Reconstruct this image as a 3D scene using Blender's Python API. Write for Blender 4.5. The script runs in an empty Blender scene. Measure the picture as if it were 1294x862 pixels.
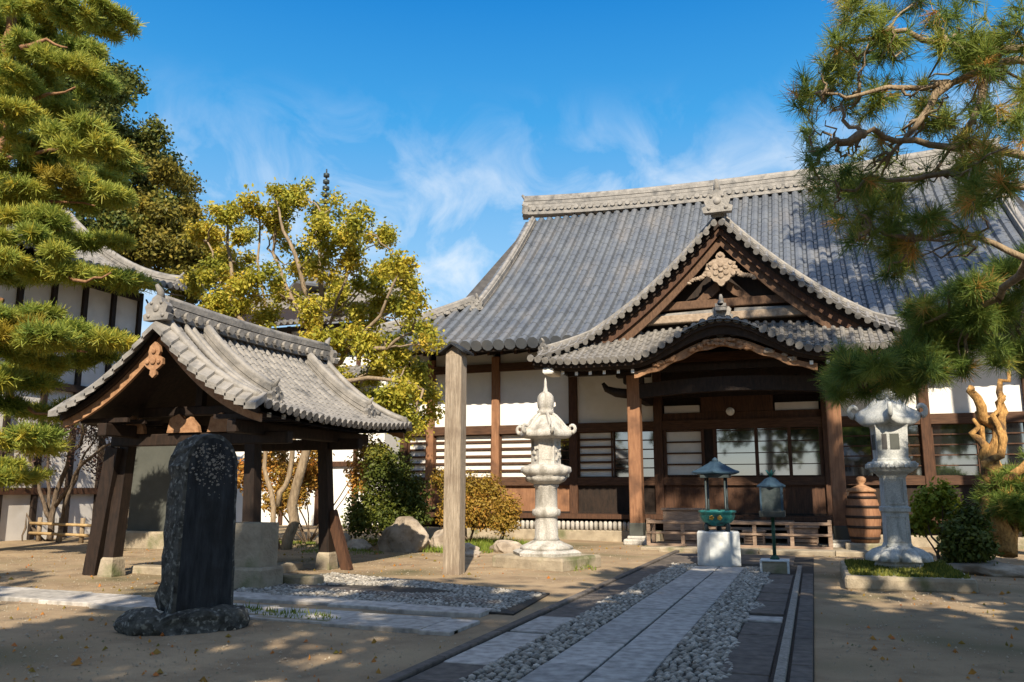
import bpy, bmesh, math, random
import numpy as np
from mathutils import Vector, Matrix
R = math.radians
sc = bpy.context.scene
COL = sc.collection
rng = np.random.default_rng(11)
random.seed(11)

# ------------------------------------------------------------------ camera
cam_d = bpy.data.cameras.new('camera')
cam = bpy.data.objects.new('camera', cam_d)
COL.objects.link(cam)
cam_d.sensor_width = 36.0
cam_d.lens = 1050.0 / 1294.0 * 36.0
cam_d.clip_start = 0.1
cam_d.clip_end = 3000.0
cam.location = (0, 0, 1.6)
cam.rotation_euler = (R(90 + 10.0982), 0, R(19.6586))
sc.camera = cam

# ------------------------------------------------------------------ daylight
SUN_AZ = -19.5      # heading of the light, degrees from +Y towards +X
SUN_EL = 38.5
th, el = R(SUN_AZ), R(SUN_EL)
light_dir = Vector((math.sin(th) * math.cos(el), math.cos(th) * math.cos(el), -math.sin(el)))
sun_d = bpy.data.lights.new('sun', 'SUN')
sun_d.energy = 4.0
sun_d.angle = R(0.5)
sun_d.color = (1.0, 0.87, 0.68)
sun = bpy.data.objects.new('sun', sun_d)
COL.objects.link(sun)
sun.rotation_euler = light_dir.to_track_quat('-Z', 'Y').to_euler()
sun.location = (0, -20, 40)

world = bpy.data.worlds.new('World')
sc.world = world
world.use_nodes = True
wn, wl = world.node_tree.nodes, world.node_tree.links
wn.clear()
w_out = wn.new('ShaderNodeOutputWorld')
w_bg = wn.new('ShaderNodeBackground')
w_sky = wn.new('ShaderNodeTexSky')
w_sky.sky_type = 'NISHITA'
w_sky.sun_disc = False
w_sky.sun_elevation = el
w_sky.sun_rotation = math.atan2(-light_dir.x, -light_dir.y)
w_sky.air_density = 1.0
w_sky.dust_density = 0.3
w_sky.ozone_density = 3.0
w_hsv = wn.new('ShaderNodeHueSaturation')
w_hsv.inputs['Saturation'].default_value = 1.40
w_hsv.inputs['Value'].default_value = 1.0
w_tc = wn.new('ShaderNodeTexCoord')
w_map = wn.new('ShaderNodeMapping')
w_map.inputs['Rotation'].default_value = (0, R(20), R(30))
w_map.inputs['Scale'].default_value = (6.5, 5.0, 8.0)
w_n1 = wn.new('ShaderNodeTexNoise')
w_n1.inputs['Scale'].default_value = 1.6
w_n1.inputs['Detail'].default_value = 9
w_n1.inputs['Roughness'].default_value = 0.58
w_n1.inputs['Distortion'].default_value = 0.7
w_r1 = wn.new('ShaderNodeValToRGB')
w_r1.color_ramp.elements[0].position = 0.43
w_r1.color_ramp.elements[1].position = 0.84
w_sep = wn.new('ShaderNodeSeparateXYZ')
w_el = wn.new('ShaderNodeMapRange')          # thin cloud lives low in the sky
w_el.interpolation_type = 'SMOOTHSTEP'
w_el.inputs['From Min'].default_value = 0.47
w_el.inputs['From Max'].default_value = 0.30
w_mul = wn.new('ShaderNodeMath'); w_mul.operation = 'MULTIPLY'
w_mix = wn.new('ShaderNodeMixRGB')
w_mix.inputs['Color2'].default_value = (3.7, 3.9, 4.1, 1)
wl.new(w_tc.outputs['Generated'], w_map.inputs['Vector'])
wl.new(w_map.outputs['Vector'], w_n1.inputs['Vector'])
wl.new(w_n1.outputs['Fac'], w_r1.inputs['Fac'])
wl.new(w_tc.outputs['Generated'], w_sep.inputs['Vector'])
wl.new(w_sep.outputs['Z'], w_el.inputs['Value'])
wl.new(w_r1.outputs['Color'], w_mul.inputs[0])
wl.new(w_el.outputs['Result'], w_mul.inputs[1])
wl.new(w_sky.outputs['Color'], w_hsv.inputs['Color'])
# deep blue aloft, milky towards the horizon
w_ramp = wn.new('ShaderNodeValToRGB')
for _ in range(4): w_ramp.color_ramp.elements.new(0.5)
for e_, (p_, c_) in zip(w_ramp.color_ramp.elements, ((0.0, (.80, .86, .92)), (.12, (.70, .84, .95)), (.27, (.36, .66, .93)), (.42, (.08, .45, .90)), (.56, (.012, .255, .75)), (1.0, (.03, .20, .62)))):
    e_.position = p_; e_.color = (*c_, 1)
w_sc = wn.new('ShaderNodeMixRGB'); w_sc.blend_type = 'MULTIPLY'; w_sc.inputs['Fac'].default_value = 1.0
w_sc.inputs['Color2'].default_value = (3.3, 3.3, 3.3, 1)
w_gm = wn.new('ShaderNodeMixRGB'); w_gm.inputs['Fac'].default_value = 0.80
wl.new(w_sep.outputs['Z'], w_ramp.inputs['Fac'])
wl.new(w_ramp.outputs['Color'], w_sc.inputs['Color1'])
wl.new(w_hsv.outputs['Color'], w_gm.inputs['Color1'])
wl.new(w_sc.outputs['Color'], w_gm.inputs['Color2'])
# unseen white patch overhead, added to brighten and neutralise the shade
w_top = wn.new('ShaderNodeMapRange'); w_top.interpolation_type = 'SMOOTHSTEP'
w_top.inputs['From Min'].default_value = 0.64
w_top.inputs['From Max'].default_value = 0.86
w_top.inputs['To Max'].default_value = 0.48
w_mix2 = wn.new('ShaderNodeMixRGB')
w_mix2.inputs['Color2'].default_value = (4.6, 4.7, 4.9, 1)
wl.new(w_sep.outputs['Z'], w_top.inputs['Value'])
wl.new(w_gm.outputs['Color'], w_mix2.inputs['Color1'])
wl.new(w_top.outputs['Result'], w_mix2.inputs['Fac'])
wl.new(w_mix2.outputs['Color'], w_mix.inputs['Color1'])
wl.new(w_mul.outputs['Value'], w_mix.inputs['Fac'])
wl.new(w_mix.outputs['Color'], w_bg.inputs['Color'])
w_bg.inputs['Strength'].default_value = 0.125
wl.new(w_bg.outputs['Background'], w_out.inputs['Surface'])

vs = sc.view_settings
vs.view_transform = 'Standard'
vs.look = 'None'
vs.exposure = 1.06
vs.gamma = 1.0
vs.use_curve_mapping = False
sc.cycles.use_denoising = True
sc.cycles.max_bounces = 6
sc.cycles.transparent_max_bounces = 4
sc.cycles.caustics_reflective = False
sc.cycles.caustics_refractive = False
sc.cycles.sample_clamp_indirect = 4.0

# ------------------------------------------------------------------ materials
def mat(name, c1, c2=None, scale=4.0, rough=0.8, bump=0.0, bscale=None, stretch=(1, 1, 1), spec=0.3,
        metal=0.0, c3=None, s3=1.0, f3=(0.55, 0.7), detail=6, st3=None):
    """noise mottled surface; c3 adds larger patches (lichen, moss, wear)"""
    m = bpy.data.materials.new(name); m.use_nodes = True
    n, l = m.node_tree.nodes, m.node_tree.links
    b = n['Principled BSDF']
    b.inputs['Roughness'].default_value = rough
    b.inputs['Metallic'].default_value = metal
    b.inputs['Specular IOR Level'].default_value = spec
    tc = n.new('ShaderNodeTexCoord'); mp = n.new('ShaderNodeMapping')
    mp.inputs['Scale'].default_value = stretch
    l.new(tc.outputs['Object'], mp.inputs['Vector'])
    ns = n.new('ShaderNodeTexNoise'); ns.inputs['Scale'].default_value = scale; ns.inputs['Detail'].default_value = detail
    ns.inputs['Roughness'].default_value = 0.62
    l.new(mp.outputs['Vector'], ns.inputs['Vector'])
    rp = n.new('ShaderNodeValToRGB')
    rp.color_ramp.elements[0].position = 0.33; rp.color_ramp.elements[1].position = 0.68
    rp.color_ramp.elements[0].color = (*c1, 1); rp.color_ramp.elements[1].color = (*(c2 or c1), 1)
    l.new(ns.outputs['Fac'], rp.inputs['Fac'])
    colour = rp.outputs['Color']
    if c3:
        n3 = n.new('ShaderNodeTexNoise'); n3.inputs['Scale'].default_value = s3; n3.inputs['Detail'].default_value = 7
        if st3:
            m3 = n.new('ShaderNodeMapping'); m3.inputs['Scale'].default_value = st3
            l.new(tc.outputs['Object'], m3.inputs['Vector']); l.new(m3.outputs['Vector'], n3.inputs['Vector'])
        else:
            l.new(tc.outputs['Object'], n3.inputs['Vector'])
        r3 = n.new('ShaderNodeValToRGB'); r3.color_ramp.elements[0].position = f3[0]; r3.color_ramp.elements[1].position = f3[1]
        l.new(n3.outputs['Fac'], r3.inputs['Fac'])
        mx = n.new('ShaderNodeMixRGB'); mx.inputs['Color2'].default_value = (*c3, 1)
        l.new(r3.outputs['Color'], mx.inputs['Fac']); l.new(colour, mx.inputs['Color1'])
        colour = mx.outputs['Color']
    l.new(colour, b.inputs['Base Color'])
    if bump:
        nb = n.new('ShaderNodeTexNoise'); nb.inputs['Scale'].default_value = bscale or scale * 3; nb.inputs['Detail'].default_value = 8
        l.new(mp.outputs['Vector'], nb.inputs['Vector'])
        bp = n.new('ShaderNodeBump'); bp.inputs['Strength'].default_value = bump; bp.inputs['Distance'].default_value = 0.03
        l.new(nb.outputs['Fac'], bp.inputs['Height']); l.new(bp.outputs['Normal'], b.inputs['Normal'])
    return m

def isl_mat(name, cols, rough=0.7, spec=0.3, bump=0.0):
    """each loose piece (tile, pebble, slab) takes its own tone"""
    m = mat(name, cols[0], cols[0], 6, rough, bump, 20, spec=spec)
    n, l = m.node_tree.nodes, m.node_tree.links
    b = n['Principled BSDF']
    g = n.new('ShaderNodeNewGeometry'); rp = n.new('ShaderNodeValToRGB')
    while len(rp.color_ramp.elements) < len(cols): rp.color_ramp.elements.new(0.5)
    for i, c in enumerate(cols):
        rp.color_ramp.elements[i].position = i / (len(cols) - 1); rp.color_ramp.elements[i].color = (*c, 1)
    l.new(g.outputs['Random Per Island'], rp.inputs['Fac'])
    tc = n.new('ShaderNodeTexCoord'); ns = n.new('ShaderNodeTexNoise'); ns.inputs['Scale'].default_value = 9; ns.inputs['Detail'].default_value = 7
    l.new(tc.outputs['Object'], ns.inputs['Vector'])
    mr = n.new('ShaderNodeMapRange'); mr.inputs['From Min'].default_value = .3; mr.inputs['From Max'].default_value = .7
    mr.inputs['To Min'].default_value = .62; mr.inputs['To Max'].default_value = 1.25
    l.new(ns.outputs['Fac'], mr.inputs['Value'])
    hs = n.new('ShaderNodeMixRGB'); hs.blend_type = 'MULTIPLY'; hs.inputs['Fac'].default_value = 1
    l.new(rp.outputs['Color'], hs.inputs['Color1']); l.new(mr.outputs['Result'], hs.inputs['Color2'])
    l.new(hs.outputs['Color'], b.inputs['Base Color'])
    return m

def leaf_mat(name, cols, trans=0.3, rough=0.55):
    """foliage: every face carries a natural 'tint', light passes through the blades"""
    m = bpy.data.materials.new(name); m.use_nodes = True
    n, l = m.node_tree.nodes, m.node_tree.links
    b = n['Principled BSDF']; b.inputs['Roughness'].default_value = rough; b.inputs['Specular IOR Level'].default_value = 0.25
    at = n.new('ShaderNodeAttribute'); at.attribute_name = 'tint'
    rp = n.new('ShaderNodeValToRGB')
    while len(rp.color_ramp.elements) < len(cols): rp.color_ramp.elements.new(0.5)
    for i, c in enumerate(cols):
        rp.color_ramp.elements[i].position = i / (len(cols) - 1); rp.color_ramp.elements[i].color = (*c, 1)
    l.new(at.outputs['Fac'], rp.inputs['Fac']); l.new(rp.outputs['Color'], b.inputs['Base Color'])
    tr = n.new('ShaderNodeBsdfTranslucent'); l.new(rp.outputs['Color'], tr.inputs['Color'])
    mx = n.new('ShaderNodeMixShader'); mx.inputs['Fac'].default_value = trans
    l.new(b.outputs['BSDF'], mx.inputs[1]); l.new(tr.outputs['BSDF'], mx.inputs[2])
    l.new(mx.outputs['Shader'], n['Material Output'].inputs['Surface'])
    return m

M = {}
M['dirt'] = mat('packed_earth', (.22, .162, .105), (.42, .315, .20), 1.1, .95, .6, 55, c3=(.13, .115, .065), s3=.55, f3=(.50, .72), spec=.1, detail=12)
M['slab'] = isl_mat('granite_slab', [(.30, .29, .275), (.38, .365, .345), (.34, .33, .31), (.42, .40, .375)], .8, .25, .3)
M['slab_dark'] = isl_mat('dark_paver', [(.095, .082, .072), (.135, .115, .10), (.115, .098, .084), (.155, .137, .12)], .8, .25, .2)
M['slab_pale'] = isl_mat('pale_paver', [(.34, .32, .29), (.42, .39, .36), (.45, .425, .39)], .75, .25, .15)
M['joint'] = mat('joint_bed', (.035, .033, .03), (.07, .06, .05), 20, .95, .4)
M['pebble'] = isl_mat('river_pebble', [(.14, .13, .11), (.37, .345, .30), (.24, .225, .20), (.48, .45, .40), (.18, .155, .125)], .7, .3, .1)
M['gravelkerb'] = mat('washed_gravel_kerb', (.16, .15, .13), (.36, .33, .29), 30, .9, .6, 60)
M['stone'] = mat('weathered_granite', (.34, .325, .295), (.60, .575, .53), 34, .88, .45, 60, c3=(.20, .185, .155), s3=3.2, f3=(.48, .74), st3=(1.6, 1.6, .45))
M['stone_blue'] = mat('cool_granite', (.33, .345, .34), (.54, .55, .53), 34, .88, .45, 60, c3=(.20, .215, .20), s3=3.4, f3=(.48, .74), st3=(1.6, 1.6, .45))
M['stone_base'] = mat('mossy_kerb_stone', (.24, .20, .145), (.40, .34, .25), 3, .9, .5, 25, c3=(.12, .13, .06), s3=1.6, f3=(.55, .7))
M['stone_white'] = mat('pale_cut_granite', (.50, .53, .54), (.62, .65, .65), 14, .8, .15, 60)
M['stone_dark'] = mat('dark_slate_stone', (.010, .012, .015), (.040, .045, .052), 4.5, .7, .4, 30, stretch=(3, 3, .5), spec=.25, c3=(.012, .011, .010), s3=2, f3=(.5, .7))
M['stone_rim'] = mat('rough_lichen_stone', (.022, .022, .020), (.10, .10, .09), 9, .95, 1.0, 14, c3=(.22, .22, .195), s3=17, f3=(.55, .66))
M['stone_grey'] = mat('grey_smooth_stone', (.06, .065, .058), (.085, .09, .08), 2, .8, .1)
M['rock'] = mat('garden_rock', (.20, .16, .12), (.48, .41, .33), 3, .95, 1.0, 9, c3=(.13, .10, .07), s3=1.5, f3=(.5, .66))
M['wood'] = mat('brown_timber', (.045, .022, .013), (.105, .050, .027), 6, .7, .25, 20, stretch=(4, 4, .5))
M['wood_x'] = mat('brown_timber_rail', (.05, .025, .015), (.115, .058, .032), 6, .7, .25, 20, stretch=(.5, 4, 4))
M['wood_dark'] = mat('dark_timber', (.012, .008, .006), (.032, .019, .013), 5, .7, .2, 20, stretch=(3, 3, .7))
M['wood_gable'] = mat('gable_timber', (.07, .038, .022), (.15, .085, .05), 6, .75, .25, 20, stretch=(3, 3, 1))
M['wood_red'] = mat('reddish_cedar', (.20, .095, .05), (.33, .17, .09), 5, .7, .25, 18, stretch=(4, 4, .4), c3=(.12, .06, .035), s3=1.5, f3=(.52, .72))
M['wood_grey'] = mat('bleached_timber', (.21, .165, .12), (.47, .39, .30), 5, .85, .9, 12, stretch=(9, 9, .35), c3=(.20, .15, .11), s3=1.3, f3=(.52, .7))
M['wood_pale'] = mat('weathered_pale_rail', (.20, .135, .095), (.36, .26, .19), 6, .8, .3, 20, stretch=(.6, 4, 4))
M['carve'] = mat('carved_pale_wood', (.24, .18, .13), (.39, .31, .235), 9, .85, .5, 18)
M['carve_brown'] = mat('carved_brown_wood', (.24, .125, .065), (.40, .23, .125), 9, .8, .5, 18)
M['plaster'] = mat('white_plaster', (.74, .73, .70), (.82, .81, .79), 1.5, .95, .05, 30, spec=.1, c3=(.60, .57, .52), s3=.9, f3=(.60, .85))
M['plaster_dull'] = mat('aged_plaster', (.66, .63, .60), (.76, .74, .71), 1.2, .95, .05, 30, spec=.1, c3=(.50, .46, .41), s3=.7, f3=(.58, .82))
M['slat_white'] = mat('white_shutter', (.70, .68, .64), (.80, .79, .76), 3, .8, .05, spec=.2)
M['tile'] = mat('grey_roof_tile', (.080, .091, .110), (.132, .144, .160), 1.2, .40, .2, 14, spec=.5, c3=(.19, .18, .17), s3=.8, f3=(.52, .82), st3=(1.5, .5, .5), detail=10)
M['tile_pale'] = mat('silver_roof_tile', (.135, .13, .125), (.265, .25, .23), 3.5, .5, .3, 16, spec=.45, c3=(.085, .083, .08), s3=2.5, f3=(.58, .72))
M['tile_end'] = mat('ridge_tile', (.17, .162, .15), (.31, .29, .265), 4, .55, .4, 18, spec=.4, c3=(.11, .108, .105), s3=2.6, f3=(.55, .72))
M['tile_gap'] = mat('dark_roof_bed', (.045, .044, .045), (.09, .085, .082), 4, .8, .1)  # even dark tone of the sheet beneath the tiles
M['bronze'] = mat('verdigris_bronze', (.02, .16, .16), (.06, .30, .27), 7, .5, .2, 20, metal=.3, c3=(.03, .06, .06), s3=5, f3=(.5, .66))
M['bronze_dark'] = mat('dark_bronze', (.03, .045, .048), (.07, .085, .09), 6, .5, .1, metal=.5)
M['bronze_roof'] = mat('patinated_copper', (.018, .040, .065), (.04, .075, .11), 6, .6, .1, spec=.25, metal=.0)
M['gold'] = mat('gilt', (.75, .42, .08), (.9, .55, .12), 8, .35, .1, metal=.6)
M['green_iron'] = mat('green_painted_iron', (.012, .05, .03), (.02, .08, .05), 8, .5, .1)
M['white'] = mat('white_paint', (.80, .78, .72), (.86, .84, .80), 8, .6, 0)
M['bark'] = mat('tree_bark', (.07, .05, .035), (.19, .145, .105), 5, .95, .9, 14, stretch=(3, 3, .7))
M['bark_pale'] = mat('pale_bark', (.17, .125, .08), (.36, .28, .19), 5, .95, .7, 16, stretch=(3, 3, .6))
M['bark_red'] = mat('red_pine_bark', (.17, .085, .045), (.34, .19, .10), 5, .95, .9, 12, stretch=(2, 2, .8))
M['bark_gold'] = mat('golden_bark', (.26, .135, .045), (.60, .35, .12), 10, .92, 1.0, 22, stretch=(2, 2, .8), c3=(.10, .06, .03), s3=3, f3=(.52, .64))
M['bamboo'] = mat('aged_bamboo', (.30, .20, .09), (.46, .33, .17), 6, .7, .2)
M['grass'] = leaf_mat('lawn_grass', [(.09, .14, .02), (.17, .24, .03), (.26, .28, .05)], .25)
M['pine_leaf'] = leaf_mat('pine_needle', [(.08, .14, .03), (.185, .26, .05), (.36, .39, .07), (.56, .46, .06)], .38)
M['pine_yellow'] = leaf_mat('yellowing_needle', [(.16, .15, .02), (.36, .27, .03), (.48, .33, .04)], .3)
M['pine_front'] = leaf_mat('long_needle', [(.07, .13, .035), (.165, .245, .05), (.34, .38, .075), (.64, .35, .10)], .42)
M['dark_leaf'] = leaf_mat('evergreen_leaf', [(.04, .065, .018), (.10, .135, .03), (.22, .21, .04), (.34, .26, .05)], .32)
M['olive_leaf'] = leaf_mat('olive_leaf', [(.09, .095, .02), (.21, .18, .03), (.36, .26, .04)], .35)
M['gold_leaf'] = leaf_mat('autumn_leaf', [(.14, .165, .025), (.33, .33, .04), (.54, .46, .06), (.62, .42, .06)], .4)
M['orange_leaf'] = leaf_mat('orange_leaf', [(.20, .17, .03), (.42, .22, .04), (.52, .17, .04)], .3)
M['bush_leaf'] = leaf_mat('clipped_leaf', [(.05, .075, .014), (.12, .14, .022), (.24, .22, .035)], .28)
M['azalea_leaf'] = leaf_mat('azalea_leaf', [(.15, .13, .02), (.30, .20, .03), (.40, .19, .035)], .28)
M['lime_leaf'] = leaf_mat('lime_leaf', [(.12, .17, .02), (.26, .30, .03), (.40, .40, .06)], .4)
M['red_leaf'] = leaf_mat('winter_leaf', [(.05, .03, .025), (.12, .055, .045), (.08, .07, .04)], .25)

def glass_mat():
    m = mat('window_glass', (.012, .014, .015), (.02, .022, .022), 3, .04, 0, spec=.9)
    m.node_tree.nodes['Principled BSDF'].inputs['IOR'].default_value = 2.5
    return m
M['glass'] = glass_mat()

# ------------------------------------------------------------------ building kit
ORG = {}
def tag(o, label=None, cat=None, group=None, kind=None):
    if label: o['label'] = label
    if cat: o['category'] = cat
    if group: o['group'] = group
    if kind: o['kind'] = kind
    return o

def thing(name, loc, label, cat, group=None, rz=0.0):
    o = bpy.data.objects.new(name, None)
    COL.objects.link(o)
    o.empty_display_size = 0.2
    o.location = loc
    o.rotation_euler = (0, 0, rz)
    ORG[o.name] = Vector(loc)
    return tag(o, label, cat, group)

def link_mesh(name, me, parent=None):
    o = bpy.data.objects.new(name, me)
    COL.objects.link(o)
    if parent is not None:
        o.parent = parent
        ORG[o.name] = ORG.get(parent.name, Vector((0, 0, 0)))
    return o

class MB:
    """collects shapes given in world coordinates and links them as ONE mesh"""
    def __init__(s): s.v = []; s.f = []; s.m = []; s.sm = []
    def add(s, vs, fs, mi=0, smooth=False):
        o = len(s.v)
        s.v.extend([tuple(map(float, p)) for p in vs])
        for f in fs:
            s.f.append(tuple(i + o for i in f)); s.m.append(mi); s.sm.append(smooth)
        return s
    def box(s, x0, x1, y0, y1, z0, z1, mi=0, rz=0.0, c=None, bev=0.0):
        if bev > 0:
            return s.bbox(x0, x1, y0, y1, z0, z1, bev, mi, rz, c)
        P = [(x, y, z) for z in (z0, z1) for y in (y0, y1) for x in (x0, x1)]
        if rz: P = rot(P, rz, c or ((x0 + x1) / 2, (y0 + y1) / 2))
        return s.add(P, [(0, 2, 3, 1), (4, 5, 7, 6), (0, 1, 5, 4), (2, 6, 7, 3), (0, 4, 6, 2), (1, 3, 7, 5)], mi)
    def bbox(s, x0, x1, y0, y1, z0, z1, b, mi=0, rz=0.0, c=None):
        b = min(b, (x1 - x0) * .3, (y1 - y0) * .3, (z1 - z0) * .3)
        def ring(i, z):
            k = b * .7
            return [(x0 + i, y0 + i + k, z), (x0 + i + k, y0 + i, z), (x1 - i - k, y0 + i, z), (x1 - i, y0 + i + k, z),
                    (x1 - i, y1 - i - k, z), (x1 - i - k, y1 - i, z), (x0 + i + k, y1 - i, z), (x0 + i, y1 - i - k, z)]
        rs = [ring(b * .6, z0), ring(0, z0 + b), ring(0, z1 - b), ring(b * .6, z1)]
        P = [p for r in rs for p in r]
        if rz: P = rot(P, rz, c or ((x0 + x1) / 2, (y0 + y1) / 2))
        F = []
        for k in range(3):
            for i in range(8):
                j = (i + 1) % 8
                F.append((k * 8 + i, k * 8 + j, k * 8 + 8 + j, k * 8 + 8 + i))
        F.append(tuple(range(24, 32))); F.append(tuple(range(7, -1, -1)))
        return s.add(P, F, mi)
    def tube(s, pts, rad, n=8, mi=0, smooth=True, cap=True):
        pts = [Vector(p) for p in pts]
        if not hasattr(rad, '__len__'): rad = [rad] * len(pts)
        V, F = [], []
        prev = None
        for i, p in enumerate(pts):
            d = (pts[min(i + 1, len(pts) - 1)] - pts[max(i - 1, 0)]).normalized()
            a = Vector((0, 0, 1)) if abs(d.z) < .95 else Vector((1, 0, 0))
            u = d.cross(a).normalized() if prev is None else (prev - d * prev.dot(d)).normalized()
            prev = u
            w = d.cross(u)
            for k in range(n):
                q = 2 * math.pi * k / n
                V.append(p + (u * math.cos(q) + w * math.sin(q)) * rad[i])
        for i in range(len(pts) - 1):
            for k in range(n):
                j = (k + 1) % n
                F.append((i * n + k, i * n + j, (i + 1) * n + j, (i + 1) * n + k))
        if cap:
            F.append(tuple(range(n - 1, -1, -1))); F.append(tuple((len(pts) - 1) * n + k for k in range(n)))
        return s.add(V, F, mi, smooth)
    def lathe(s, prof, c, n=24, mi=0, smooth=True, rot0=0.0, fn=None):
        V, F = [], []
        for i, (r, z) in enumerate(prof):
            for k in range(n):
                q = 2 * math.pi * k / n + rot0
                rr, zz = (r, z) if fn is None else fn(r, z, q, i)
                V.append((c[0] + rr * math.cos(q), c[1] + rr * math.sin(q), c[2] + zz))
        for i in range(len(prof) - 1):
            for k in range(n):
                j = (k + 1) % n
                F.append((i * n + k, i * n + j, (i + 1) * n + j, (i + 1) * n + k))
        F.append(tuple(range(n - 1, -1, -1))); F.append(tuple((len(prof) - 1) * n + k for k in range(n)))
        return s.add(V, F, mi, smooth)
    def prism(s, poly, axis, a0, a1, mi=0, smooth=False):
        """poly: 2D outline; axis 'y': (x,z) swept in y; 'x': (y,z) swept in x; 'z': (x,y) swept in z"""
        n = len(poly)
        def p3(p, a): return {'y': (p[0], a, p[1]), 'x': (a, p[0], p[1]), 'z': (p[0], p[1], a)}[axis]
        V = [p3(p, a0) for p in poly] + [p3(p, a1) for p in poly]
        F = [(i, (i + 1) % n, (i + 1) % n + n, i + n) for i in range(n)]
        F += [tuple(range(n - 1, -1, -1)), tuple(range(n, 2 * n))]
        return s.add(V, F, mi, smooth)
    def band(s, line_a, line_b, depth, mi=0):
        """a board between two polylines (same count), given thickness vector depth"""
        n = len(line_a); d = Vector(depth)
        V = [Vector(p) for p in line_a] + [Vector(p) for p in line_b]
        V += [v + d for v in V]
        F = []
        for i in range(n - 1):
            F += [(i, i + 1, n + i + 1, n + i), (2 * n + i, 3 * n + i, 3 * n + i + 1, 2 * n + i + 1),
                  (i, 2 * n + i, 2 * n + i + 1, i + 1), (n + i, n + i + 1, 3 * n + i + 1, 3 * n + i)]
        F += [(0, n, 3 * n, 2 * n), (n - 1, 3 * n - 1, 4 * n - 1, 2 * n - 1)]
        return s.add(V, F, mi)
    def build(s, name, mats, parent=None):
        if not isinstance(mats, (list, tuple)): mats = [mats]
        org = ORG.get(parent.name, Vector((0, 0, 0))) if parent is not None else Vector((0, 0, 0))
        me = bpy.data.meshes.new(name)
        V = [(p[0] - org[0], p[1] - org[1], p[2] - org[2]) for p in s.v]
        me.from_pydata(V, [], s.f)
        for m in mats: me.materials.append(m)
        me.polygons.foreach_set('material_index', s.m)
        me.polygons.foreach_set('use_smooth', s.sm)
        bm = bmesh.new(); bm.from_mesh(me)
        bmesh.ops.recalc_face_normals(bm, faces=bm.faces)
        bm.to_mesh(me); bm.free()
        me.update()
        return link_mesh(name, me, parent)

def rot(P, a, c):
    ca, sa = math.cos(a), math.sin(a)
    return [(c[0] + (p[0] - c[0]) * ca - (p[1] - c[1]) * sa, c[1] + (p[0] - c[0]) * sa + (p[1] - c[1]) * ca, p[2]) for p in P]

def raw_mesh(name, V, F, m, parent=None, tint=None, org=None):
    """fast mesh from numpy arrays; F is (n,3) or (n,4)"""
    if org is None: org = ORG.get(parent.name, Vector((0, 0, 0))) if parent is not None else Vector((0, 0, 0))
    V = np.asarray(V, np.float32) - np.array(org, np.float32)
    F = np.asarray(F, np.int32)
    me = bpy.data.meshes.new(name)
    me.vertices.add(len(V)); me.vertices.foreach_set('co', V.ravel())
    k = F.shape[1]
    me.loops.add(F.size); me.loops.foreach_set('vertex_index', F.ravel())
    me.polygons.add(len(F))
    me.polygons.foreach_set('loop_start', np.arange(0, F.size, k, dtype=np.int32))
    if tint is not None:
        a = me.attributes.new('tint', 'FLOAT', 'FACE'); a.data.foreach_set('value', np.asarray(tint, np.float32))
    me.materials.append(m)
    me.update(calc_edges=True)
    return link_mesh(name, me, parent)

def unit(n):
    v = rng.normal(size=(n, 3)); return v / np.linalg.norm(v, axis=1, keepdims=True)

def ell_points(ells, n, shell=0.35):
    """points through ellipsoid volumes, denser to the rim, shared out by size"""
    E = np.array(ells, float)
    w = (E[:, 3] * E[:, 5] + E[:, 4] * E[:, 5] + E[:, 3] * E[:, 4]); w /= w.sum()
    k = rng.choice(len(E), n, p=w)
    d = unit(n); r = (shell + (1 - shell) * rng.random(n)) * (0.88 + 0.24 * rng.random(n))
    return E[k, :3] + d * E[k, 3:6] * r[:, None], d, k

def leaves(name, ells, n, size, m, parent, shell=0.25, clump=6, spread=0.16, tint_bias=0.0):
    """small leaf-sized quads in little sprays through the crown"""
    c, d, k = ell_points(ells, n // clump, shell)
    ebias = rng.normal(0, .14, len(ells))
    P = np.repeat(c, clump, 0) + rng.normal(0, spread, (len(c) * clump, 3))
    nrm = unit(len(P)); nrm[:, 2] = np.abs(nrm[:, 2]) * .9 + .15; nrm += np.repeat(d, clump, 0) * .5
    nrm /= np.linalg.norm(nrm, axis=1, keepdims=True)
    a = np.cross(nrm, unit(len(P))); a /= np.linalg.norm(a, axis=1, keepdims=True); b = np.cross(nrm, a)
    s = size * (.6 + .8 * rng.random((len(P), 1)))
    V = np.stack([P - a * s, P + b * s * .55 , P + a * s, P - b * s * .55], 1).reshape(-1, 3)
    F = np.arange(len(V)).reshape(-1, 4)
    t = np.clip(.38 + tint_bias + np.repeat(ebias[k] + rng.normal(0, .13, len(c)), clump) + rng.normal(0, .10, len(P)), 0, 1)
    return raw_mesh(name, V, F, m, parent, t)

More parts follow.
